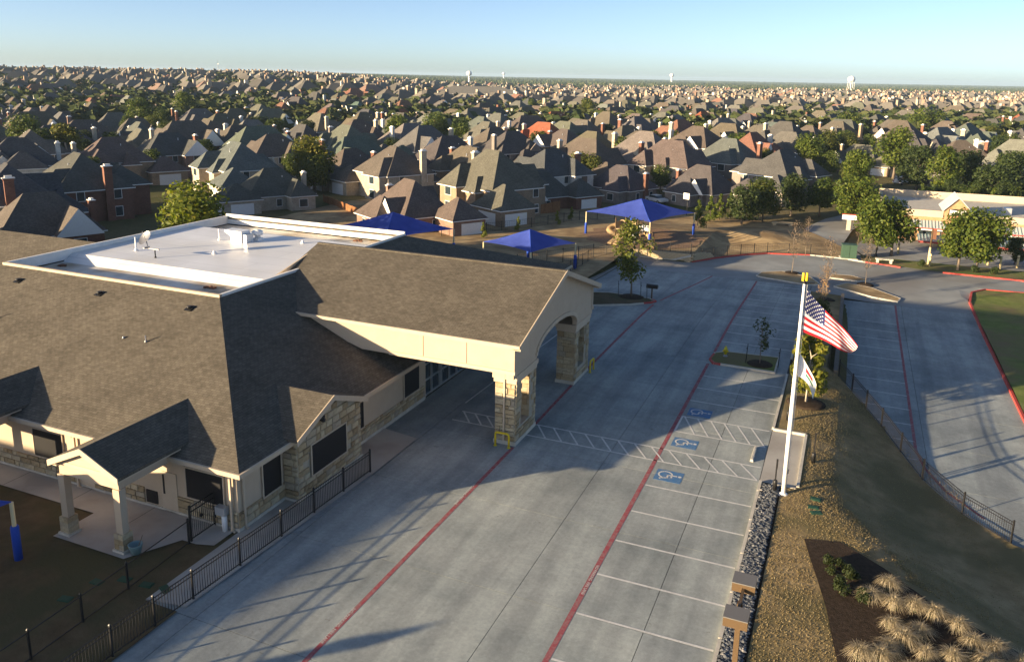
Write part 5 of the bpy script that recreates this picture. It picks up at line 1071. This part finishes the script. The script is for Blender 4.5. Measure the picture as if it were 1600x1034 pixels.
# ------------------------------------------------------------------ houses
ROOFS = {'brown': (.138, .118, .096), 'grey-brown': (.155, .143, .122), 'dark grey': (.098, .098, .098), 'green-grey': (.135, .145, .13), 'red tile': (.30, .105, .06), 'russet tile': (.23, .12, .085), 'teal-green': (.10, .15, .13), 'pale grey': (.19, .185, .17)}
WALLS = {'red brick': (.20, .10, .072), 'pink brick': (.29, .19, .15), 'tan brick': (.33, .25, .175), 'cream': (.46, .40, .31), 'white': (.58, .57, .53), 'grey brick': (.23, .20, .18)}
def house_proto(seed, two=True, white_chim=False):
    """one house shape: list of (part name, mesh, material-by-colour key)"""
    r_ = random.Random(seed); H = 5.2 if two else 3.0; w_, d_ = r_.uniform(13.5, 17), r_.uniform(10, 11.5); pt = r_.uniform(.88, 1.12); oh = .45; out = []
    wall = MB().box(-w_/2, w_/2, -d_/2, d_/2, -.6, H-.02); roof = MB().roof(-w_/2-oh, w_/2+oh, -d_/2-oh, d_/2+oh, H, pt)
    wings = []; sx = r_.choice((-1, 1))
    gx = sx*w_*r_.uniform(.2, .3); gw = r_.uniform(5, 6.4); pr = r_.uniform(1.6, 3.2); gab = r_.random() < .5
    wall.box(gx-gw/2, gx+gw/2, -d_/2-pr, -d_/2+.5, -.6, H-.04); roof.roof(-d_/2-pr-oh, d_/2*.2, gx-gw/2-oh, gx+gw/2+oh, H+.012, pt*1.12, not gab, False, 'x') if False else None
    t = MB(); t.roof(gx-gw/2-oh, gx+gw/2+oh, -d_/2-pr-oh, d_/2*.15, H+.012, pt*1.1, not gab, False, 'y'); roof.v, o = roof.v+t.v, len(roof.v)
    for f, k in zip(t.f, t.mi): roof.f.append([o+i for i in f]); roof.mi.append(k); roof.sm.append(False)
    if gab: wall.extr([(gx-gw/2, -d_/2-pr, H-.05), (gx+gw/2, -d_/2-pr, H-.05), (gx, -d_/2-pr, H+gw/2*pt*1.05)], (0, .3, 0))
    # one-storey garage wing and rear wing
    gs = -sx; gx0 = gs*(w_/2-1.5); ga, gb = (gx0, gx0+gs*8) if gs > 0 else (gx0+gs*8, gx0); gy0, gy1 = -d_/2-3.0, -d_/2+4.2
    wall.box(ga, gb, gy0, gy1, -.6, 2.98); roof.roof(ga-oh, gb+oh, gy0-oh, gy1+oh, 3.0, pt*.85)
    ry = d_/2; wall.box(-w_*.3, w_*.25, ry-.5, ry+4.2, -.6, H*.98 if r_.random() < .4 else 2.95); hz = wall.v[-1][2]; roof.roof(-w_*.3-oh, w_*.25+oh, ry-3, ry+4.2+oh, hz+.02, pt*.9, True, True, 'x' if w_*.55 > 7.2 else 'y')
    gx2, gw2 = -sx*w_*.22, r_.uniform(4.2, 5.4)      # second gable, at the back
    wall.box(gx2-gw2/2, gx2+gw2/2, d_/2-.4, d_/2+1.3, -.6, H-.03); roof.roof(gx2-gw2/2-oh, gx2+gw2/2+oh, -d_/2*.1, d_/2+1.3+oh, H+.02, pt*1.15, False, r_.random() < .5, 'y')
    wall.extr([(gx2-gw2/2, d_/2+1.3, H-.05), (gx2+gw2/2, d_/2+1.3, H-.05), (gx2, d_/2+1.3, H+gw2/2*pt*1.02)], (0, -.3, 0))
    if two and r_.random() < .6:       # little hip over the entry
        wall.box(gx-sx*6.2-1.6, gx-sx*6.2+1.6, -d_/2-1.4, -d_/2+.2, -.6, H*.9); roof.roof(gx-sx*6.2-1.6-oh, gx-sx*6.2+1.6+oh, -d_/2-1.4-oh, d_/2*.1, H*.91, 1.25, True, False, 'y')
    out.append(('wall', wall.mesh('wall', 'house_brick'), 'wall')); out.append(('roof', roof.mesh('roof', ['house_shingle', 'white_trim']), 'roof'))
    cx, cy = sx*w_*.5+sx*.2, r_.uniform(-1, 3); ch = H+d_/2*pt*r_.uniform(.72, .98)
    c = MB().box(cx-.4, cx+.4, cy-.62, cy+.62, -.6, ch).box(cx-.47, cx+.47, cy-.69, cy+.69, ch-.25, ch); out.append(('chimney', c.mesh('chimney', 'house_brick'), 'chim'))
    out.append(('chimney_cap', MB().box(cx-.5, cx+.5, cy-.8, cy+.8, ch+.002, ch+.1).box(cx-.25, cx+.25, cy-.45, cy+.45, ch+.1, ch+.4).mesh('chimney_cap', 'white_trim'), None))
    out.append(('garage_door', MB().box((ga+gb)/2-2.4, (ga+gb)/2+2.4, gy0-.06, gy0-.005, -.1, 2.3).mesh('garage_door', 'white_trim'), None))
    if gs > 0: out.append(('garage_door', MB().box(gb+.005, gb+.06, gy0+.8, gy0+5.4, -.1, 2.3).mesh('garage_door', 'white_trim'), None))
    else: out.append(('garage_door', MB().box(ga-.06, ga-.005, gy0+.8, gy0+5.4, -.1, 2.3).mesh('garage_door', 'white_trim'), None))
    def wn(x, y, z, ax, ww=.55, hh=.75):
        b = MB()
        for (wa, ha, th, mi) in ((ww+.1, hh+.1, .05, 0), (ww, hh, .075, 1)):
            if ax == 'y-': b.box(x-wa, x+wa, y-th, y, z-ha, z+ha, mi)
            elif ax == 'y+': b.box(x-wa, x+wa, y, y+th, z-ha, z+ha, mi)
            elif ax == 'x-': b.box(x-th, x, y-wa, y+wa, z-ha, z+ha, mi)
            else: b.box(x, x+th, y-wa, y+wa, z-ha, z+ha, mi)
        out.append(('window', b.mesh('window', ['white_trim', 'glass']), None))
    for z in ((1.4, 4.3) if two else (1.5,)):
        wn(gx, -d_/2-pr, z, 'y-', .9, .8); wn(-sx*w_*.05, -d_/2, z, 'y-')
        for xx in (-.3, .05, .35): wn(w_*xx, d_/2 if z > 3 else ry+4.2 if -.3 < xx < .25 else d_/2, z, 'y+')
        for yy in (-.25, .25): wn(sx*w_/2, d_*yy+.5, z, 'x+' if sx > 0 else 'x-'); wn(-sx*w_/2, d_*yy+1.5, z, 'x-' if sx > 0 else 'x+')
    out.append(('vent_pipe', MB().lathe((w_*.1, -2, H+2), [(.08, 0), (.08, 1.9)], 6).mesh('vent_pipe', 'galv'), None))
    return out, H+(d_/2+oh)*pt
PROT = [house_proto(s, True) for s in range(40, 54)]; PROT1 = [house_proto(s, False) for s in range(60, 64)]
HL = []                                     # placed houses: x, y, rot, proto, roof colour, wall colour, level
def put(p, rot, pr, rc, wc, sc_=1): HL.append([p.x, p.y, rot, pr, rc, wc, sc_])
TH = R(-27)
for i, (x, y, k, rc, wc, two, dr) in enumerate((
 (121, 240, 0, 'dark grey', 'red brick', 1, 0), (263, 207, 1, 'dark grey', 'pink brick', 1, 90), (370, 224, 2, 'green-grey', 'cream', 1, 0), (425, 262, 0, 'dark grey', 'cream', 0, 90), (615, 228, 3, 'brown', 'cream', 1, 0), (640, 280, 1, 'brown', 'pink brick', 0, 180),
 (770, 237, 4, 'brown', 'tan brick', 1, 0), (832, 264, 2, 'dark grey', 'red brick', 0, 90), (862, 232, 5, 'dark grey', 'white', 1, 90), (972, 258, 0, 'dark grey', 'grey brick', 0, 0), (1051, 219, 6, 'brown', 'cream', 1, 0), (1100, 258, 1, 'dark grey', 'grey brick', 0, 180), (1140, 216, 7, 'green-grey', 'grey brick', 1, 0), (1225, 233, 0, 'dark grey', 'grey brick', 1, 90),
 (1348, 226, 2, 'grey-brown', 'tan brick', 0, 0), (1502, 219, 3, 'brown', 'cream', 1, 45), (1592, 218, 4, 'pale grey', 'tan brick', 1, 0), (10, 255, 5, 'dark grey', 'red brick', 1, 0), (60, 300, 1, 'brown', 'red brick', 0, 90),
 (75, 164, 6, 'brown', 'tan brick', 1, 0), (131, 187, 2, 'brown', 'white', 1, 90), (324, 187, 1, 'brown', 'white', 1, 0), (141, 150, 4, 'russet tile', 'cream', 1, 0), (241, 141, 3, 'grey-brown', 'cream', 1, 90), (352, 154, 7, 'dark grey', 'tan brick', 1, 0), (441, 154, 0, 'russet tile', 'cream', 1, 0), (428, 209, 5, 'brown', 'cream', 1, 90),
 (541, 195, 6, 'green-grey', 'grey brick', 1, 0), (626, 176, 2, 'dark grey', 'cream', 1, 0), (508, 169, 3, 'russet tile', 'pink brick', 1, 0), (558, 150, 1, 'teal-green', 'tan brick', 1, 0), (631, 155, 4, 'russet tile', 'cream', 1, 90), (689, 157, 5, 'grey-brown', 'tan brick', 1, 0), (702, 212, 7, 'dark grey', 'grey brick', 1, 90), (752, 182, 0, 'green-grey', 'white', 1, 0),
 (850, 191, 6, 'red tile', 'cream', 1, 0), (868, 174, 2, 'red tile', 'tan brick', 1, 90), (900, 154, 3, 'red tile', 'cream', 1, 0), (1099, 174, 4, 'red tile', 'cream', 1, 90), (911, 187, 1, 'grey-brown', 'tan brick', 1, 0), (1009, 185, 5, 'grey-brown', 'cream', 1, 0), (925, 205, 7, 'brown', 'red brick', 1, 0), (1001, 205, 0, 'brown', 'grey brick', 1, 0), (1130, 184, 6, 'pale grey', 'cream', 1, 90), (1190, 196, 2, 'grey-brown', 'grey brick', 1, 0),
 (1265, 196, 3, 'brown', 'cream', 1, 0), (1320, 172, 1, 'dark grey', 'cream', 1, 90), (1395, 187, 4, 'brown', 'grey brick', 1, 0), (1480, 189, 5, 'grey-brown', 'white', 1, 0), (1440, 172, 7, 'grey-brown', 'cream', 1, 90), (1550, 186, 0, 'dark grey', 'cream', 1, 0))):
    pr = (PROT if two else PROT1)[k % (14 if two else 4)]; s_ = .86 if two else .72; p = at(x, y, -1.2+pr[1]*s_); p = at(x, y, T(p.x, p.y)+pr[1]*s_); put(p, TH+R(dr)+rnd.uniform(-.08, .08), pr, rc, wc, s_)
def ok(x, y, dmin): return all((x-h[0])**2+(y-h[1])**2 > dmin*dmin for h in HL)
rk = list(ROOFS); rw_ = [10, 9, 6, 4, .4, .7, .3, 2.5]; wk = list(WALLS)
cand = []
for i in range(12000):
    yf = 140+(480-140)*rnd.random()**.8; xr = rnd.uniform(-.68, .68)*yf; X, Y = xr*math.cos(CYAW)-yf*math.sin(CYAW), xr*math.sin(CYAW)+yf*math.cos(CYAW)
    if xr/yf > .22 and yf < 190: continue
    if X > -8 and Y < 185: continue
    dm = 15.0 if yf < 330 else 16.5+(yf-330)*.012
    if ok(X, Y, dm) and len(HL) < 298: HL.append([X, Y, TH+rnd.choice((0, 1, 2, 3))*math.pi/2+rnd.uniform(-.12, .12), rnd.choice(PROT if rnd.random() < .85 else PROT1), rnd.choices(rk, rw_)[0], rnd.choice(wk), rnd.uniform(.82, .96)])
info = []
for h in HL:
    xr, yf = camxy(h[0], h[1]); info.append((yf, xr/yf, h))
bands = [0, 140, 165, 190, 220, 255, 295, 340, 395, 460, 540, 900]; rows = {}
for yf, a, h in info:
    k = next(i for i in range(len(bands)-1) if bands[i] <= yf < bands[i+1]); rows.setdefault(k, []).append((a, yf, h))
for k, lst in rows.items():
    for i, (a, yf, h) in enumerate(sorted(lst, key=lambda q: q[0])):
        x, y, rot, (parts, rh), rc, wc, sc_ = h; z = T(x, y)
        t = thing('house', '%s house with %s roof, %s from left in the %s row of houses' % (wc, rc, nth(i+1), nth(k+1)), 'house', (x, y, z), rot, 'houses of the neighbourhood'); t.scale = (sc_,)*3
        cw = WALLS[wc]; v = rnd.uniform(.85, 1.15); chim = rnd.choice((cw, WALLS['red brick'], WALLS['white'], WALLS['cream']))
        for nm, me, key in parts:
            if yf > 330 and nm in ('window', 'garage_door', 'vent_pipe', 'chimney_cap'): continue
            c_ = {'wall': tuple(q*v for q in cw), 'roof': tuple(q*rnd.uniform(.92, 1.08) for q in ROOFS[rc]), 'chim': chim}.get(key); inst(nm, me, t, color=c_)
# trees among the houses
TL = []
for i in range(14000):
    yf = 135+(420-135)*rnd.random()**.75; xr = rnd.uniform(-.68, .68)*yf; X, Y = xr*math.cos(CYAW)-yf*math.sin(CYAW), xr*math.sin(CYAW)+yf*math.cos(CYAW)
    if (X > -8 and Y < 170) or (xr/yf > .2 and yf < 170): continue
    if ok(X, Y, 8.0) and all((X-q[0])**2+(Y-q[1])**2 > 14 for q in TL): TL.append((X, Y, yf, xr/yf))
    if len(TL) > 255: break
tr_rows = {}
for q in TL: tr_rows.setdefault(next(i for i in range(len(bands)-1) if bands[i] <= q[2] < bands[i+1]), []).append(q)
for k, lst in tr_rows.items():
    for i, q in enumerate(sorted(lst, key=lambda a: a[3])):
        kd = rnd.choice(('oak', 'oak_b', 'oak_c', 'dark', 'dark')); tree(kd, (q[0], q[1], T(q[0], q[1])-.1), rnd.uniform(5, 8.2), '%s tree between the houses, %s from left in the %s row' % ('dark leafy' if kd == 'dark' else 'green leafy', nth(i+1), nth(k+1)), tint=rnd.choice((G1, OG, (1.3, 1.15, .8))), wide=rnd.uniform(1, 1.3), group='trees between the houses')
# board fences in the back gardens
def board_fence(pix, label, m, h=1.9, z=-1.2):
    P = [at(x, y, z) for x, y in pix]; t = thing('board_fence', label, 'fence', P[0])
    for a, c in zip(P, P[1:]):
        n = max(1, round((c-a).length/2.4)); d = (c-a)/n
        for k in range(n):
            p = a+d*k; MB().obox((p.x, p.y, p.z+h/2+.05), (.06, 0, 0), (0, .06, 0), (0, 0, h/2+.05)).build('post', m, t)
            b = MB(); nb = 16
            for j in range(nb): q = p+d*(j+.5)/nb; b.obox((q.x, q.y, p.z+h/2+rnd.uniform(-.02, .02)), d.normalized()*(d.length/nb*.47), Vector((-d.y, d.x, 0)).normalized()*.012, (0, 0, h/2))
            b.build('board_row', m, t, kind='stuff')
board_fence([(735, 343), (762, 347), (800, 349), (875, 331)], 'red-brown board fence behind the far playground fence', 'wood_fence'); board_fence([(506, 322), (560, 345)], 'brown board fence behind the white roof parapet', 'wood_fence'); board_fence([(655, 338), (700, 341), (716, 334)], 'brown board fence right of the half hidden blue canopy', 'wood_fence')
board_fence([(1042, 312), (1100, 300), (1160, 290), (1205, 282)], 'brown board fence behind the slim young trees', 'wood_fence'); board_fence([(1440, 286), (1500, 292), (1600, 302)], 'weathered grey board fence behind the shop', 'grey_fence', 2.1); board_fence([(1230, 300), (1300, 292)], 'brown board fence beside the street bend', 'wood_fence')
sheet('alley', [tuple(at(x, y, -1.0)[:2]) for x, y in ((640, 352), (760, 349), (860, 336), (940, 325), (955, 331), (905, 342), (770, 361), (650, 366))], 'walk_concrete', .06, 3)
# ------------------------------------------------------------------ landmarks far away
def water_tower(x, y, D, h, label, legs=True):
    d = ray(x, y); t_ = D/math.hypot(d.x, d.y); X, Y = d.x*t_, d.y*t_; z = T(X, Y); t = thing('water_tower', label, 'water tower', (X, Y, z)); zt = CH+d.z*t_-z; r0 = h
    MB().lathe((0, 0, zt-r0*1.3), [(r0*.25, -r0*.35), (r0*.8, -.1*r0), (r0, .35*r0), (r0*.92, .8*r0), (r0*.5, 1.2*r0), (.1, 1.3*r0)], 18).build('tank', 'white_metal', t, True)
    if legs:
        for k in range(6): a = k*1.047; MB().tube([(r0*.95*math.cos(a), r0*.95*math.sin(a), 0), (r0*.75*math.cos(a), r0*.75*math.sin(a), zt-r0*1.3)], .45, 6).build('leg', 'white_metal', t, True)
        MB().tube([(0, 0, 0), (0, 0, zt-r0*1.5)], .9, 8).build('riser', 'white_metal', t, True)
    else: MB().lathe((0, 0, 0), [(r0*.7, 0), (r0*.35, r0*.6), (r0*.3, zt-r0*1.6)], 14).build('pedestal', 'white_metal', t, True)
water_tower(1331, 119, 1900, 8, 'white legged water tower above the far roofs at right'); water_tower(1050, 115, 3400, 9, 'small white water tower on the horizon right of centre', False); water_tower(733, 111, 1700, 6, 'white bulbous water tower on the horizon left of centre', False); water_tower(787, 113, 4200, 8, 'tiny white water tower on the horizon just right of the bulbous one', False)
d = ray(340, 94); t_ = 900/math.hypot(d.x, d.y); t = thing('radio_mast', 'thin radio mast on the left skyline', 'mast', (d.x*t_, d.y*t_, T(d.x*t_, d.y*t_))); zt = CH+d.z*t_-t.location.z
MB().tube([(0, 0, 0), (0, 0, zt)], [.35, .12], 5).build('mast_shaft', 'grey_metal', t, True); MB().box(-.8, .8, -.1, .1, zt*.8, zt*.8+.3).build('antenna', 'grey_metal', t, True)
def hall(x, y, D, w_, dp, h, rc, label):
    d = ray(x, y); t_ = D/math.hypot(d.x, d.y); X, Y = d.x*t_, d.y*t_; t = thing('large_hall', label, 'building', (X, Y, T(X, Y)), TH+.9)
    MB().box(-w_/2, w_/2, -dp/2, dp/2, -1, h).build('wall', 'tint', t, True, color=(.6, .55, .47)); MB().roof(-w_/2-1, w_/2+1, -dp/2-1, dp/2+1, h+.02, .3 if rc else .03).build('roof', ['tint', 'white_trim'], t, True, color=rc or (.7, .7, .68))
hall(745, 135, 560, 62, 30, 9, (.22, .205, .175), 'large building with wide grey hip roof left of the red roofs'); hall(1478, 143, 1500, 130, 40, 8, None, 'long white flat-roofed building beyond the roofs at right'); hall(1560, 150, 1700, 60, 30, 6, None, 'small white building at the far right field edge')
# ------------------------------------------------------------------ the mass of houses and trees beyond
r_ = random.Random(99); hw, hr, ft = MB(), MB(), MB(); n = 0
while n < 1800:
    yf = 440*math.exp(r_.random()*1.12); a = r_.uniform(-.68, .68); xr = a*yf; X, Y = xr*math.cos(CYAW)-yf*math.sin(CYAW), xr*math.sin(CYAW)+yf*math.cos(CYAW)
    if a < .05 and r_.random() < .45: continue
    if yf < 520 and not ok(X, Y, 15): continue
    z = T(X, Y); n += 1; L, W, H = r_.uniform(6.5, 9), r_.uniform(5, 6.5), r_.choice((3.2, 5.6, 5.6)); th = TH+r_.choice((0, math.pi/2))+r_.uniform(-.2, .2); ca, sa = math.cos(th), math.sin(th)
    f = lambda x, y, q: (X+x*ca-y*sa, Y+x*sa+y*ca, z+q)
    hw.add([f(-L, -W, 0), f(L, -W, 0), f(L, W, 0), f(-L, W, 0), f(-L, -W, H), f(L, -W, H), f(L, W, H), f(-L, W, H)], [(0, 1, 5, 4), (1, 2, 6, 5), (2, 3, 7, 6), (3, 0, 4, 7)])
    rh = W*.9; e = .4; hr.add([f(-L-e, -W-e, H), f(L+e, -W-e, H), f(L+e, W+e, H), f(-L-e, W+e, H), f(-L+W*.9, 0, H+rh), f(L-W*.9, 0, H+rh)], [(0, 1, 5, 4), (2, 3, 4, 5), (1, 2, 5), (3, 0, 4)])
    if r_.random() < .8: q = r_.uniform(-.6, .6)*L; hw.add([f(q-.6, W*.3, H), f(q+.6, W*.3, H), f(q+.6, W*.6, H), f(q-.6, W*.6, H), f(q-.6, W*.3, H+rh+1.2), f(q+.6, W*.3, H+rh+1.2), f(q+.6, W*.6, H+rh+1.2), f(q-.6, W*.6, H+rh+1.2)], [(0, 1, 5, 4), (1, 2, 6, 5), (2, 3, 7, 6), (3, 0, 4, 7), (4, 5, 6, 7)])
hw.build('far_house_walls', 'far_wall', kind='stuff', label='walls of the sea of distant houses', cat='houses'); hr.build('far_house_roofs', 'far_roof', kind='stuff', label='roofs of the sea of distant houses', cat='houses')
n = 0
while n < 30000:
    yf = 280*math.exp(r_.random()**1.05*3.45); a = r_.uniform(-.68, .68); xr = a*yf; X, Y = xr*math.cos(CYAW)-yf*math.sin(CYAW), xr*math.sin(CYAW)+yf*math.cos(CYAW)
    if yf < 1500 and noise.noise((X*.006, Y*.006, 5)) < -.02 and r_.random() < .7: continue
    if yf < 800 and r_.random() < .35: continue
    if yf < 620 and not ok(X, Y, 8.5): continue
    n += 1; z = T(X, Y); s = r_.uniform(.75, 1.3)*(1 if yf < 1500 else 1+(yf-1500)/2500); R0, H0 = 3.4*s, 7.5*min(s, 1.6)
    if yf < 1500:
        for k in range(16):
            d = Vector((r_.gauss(0, 1), r_.gauss(0, 1), r_.gauss(0, 1)+.2)).normalized(); p = Vector((X, Y, z+H0*.58))+Vector((d.x*R0*.75, d.y*R0*.75, d.z*H0*.36)); nn = (d+Vector((r_.gauss(0, .5), r_.gauss(0, .5), r_.gauss(0, .5)))).normalized(); t_ = nn.cross(Vector((.3, .5, .8))).normalized(); u = nn.cross(t_); q = 1.5*s*r_.uniform(.7, 1.2)
            ft.add([p-t_*q, p-u*q*.7, p+t_*q, p+u*q*.7], [(0, 1, 2, 3)])
    else:
        ring = [(X+R0*r_.uniform(.8, 1.3)*math.cos(k*1.047), Y+R0*r_.uniform(.8, 1.3)*math.sin(k*1.047), z+H0*r_.uniform(.3, .7)) for k in range(6)]; base = [(X+R0*.7*math.cos(k*1.047), Y+R0*.7*math.sin(k*1.047), z) for k in range(6)]
        ft.add(ring+base+[(X, Y, z+H0*r_.uniform(.85, 1.1))], [(k, (k+1) % 6, 12) for k in range(6)]+[(6+k, 6+(k+1) % 6, (k+1) % 6, k) for k in range(6)])
ft.build('far_trees', 'far_tree', kind='stuff', label='mass of distant trees between and beyond the houses', cat='trees')
for k, (x, y) in enumerate(((-33.5, 2.0), (-28.5, -2.5))): tree('column', (x, y, .05), 5.2, ('slim tree added outside the frame for its shadow, behind the brown lawn', 'slim tree added outside the frame for its shadow, nearer the camera')[k], wide=.8)  # unseen trees, added to throw shadow streaks across the lot
# unseen building added out of frame to the left to shade the brown lawn
t = thing('added_shadow_building', 'hip-roofed building added outside the frame at left to shade the brown lawn', 'building', (-66, -7, 0))
MB().box(-84, -49.8, -11.5, -2.6, 0, 7.0).build('wall', 'cream', t); MB().roof(-85, -49, -12.2, -1.9, 7.02, .42).build('roof', ['shingle', 'cream_trim'], t)

# ------------------------------------------------------------------ the air
hz = MB().box(gx[0]-50, gx[-1]+50, gy[0]-50, gy[-1]+50, -14, 48).build('haze', [], kind='stuff')
hm = bpy.data.materials.new('haze_air'); hm.use_nodes = True; hm.node_tree.nodes.clear(); ho = hm.node_tree.nodes.new('ShaderNodeOutputMaterial'); hv = hm.node_tree.nodes.new('ShaderNodeVolumePrincipled')
hv.inputs['Color'].default_value = (.48, .66, .86, 1); hv.inputs['Density'].default_value = .00010; hv.inputs['Anisotropy'].default_value = .0; hm.node_tree.links.new(hv.outputs[0], ho.inputs['Volume']); hz.data.materials.append(hm)
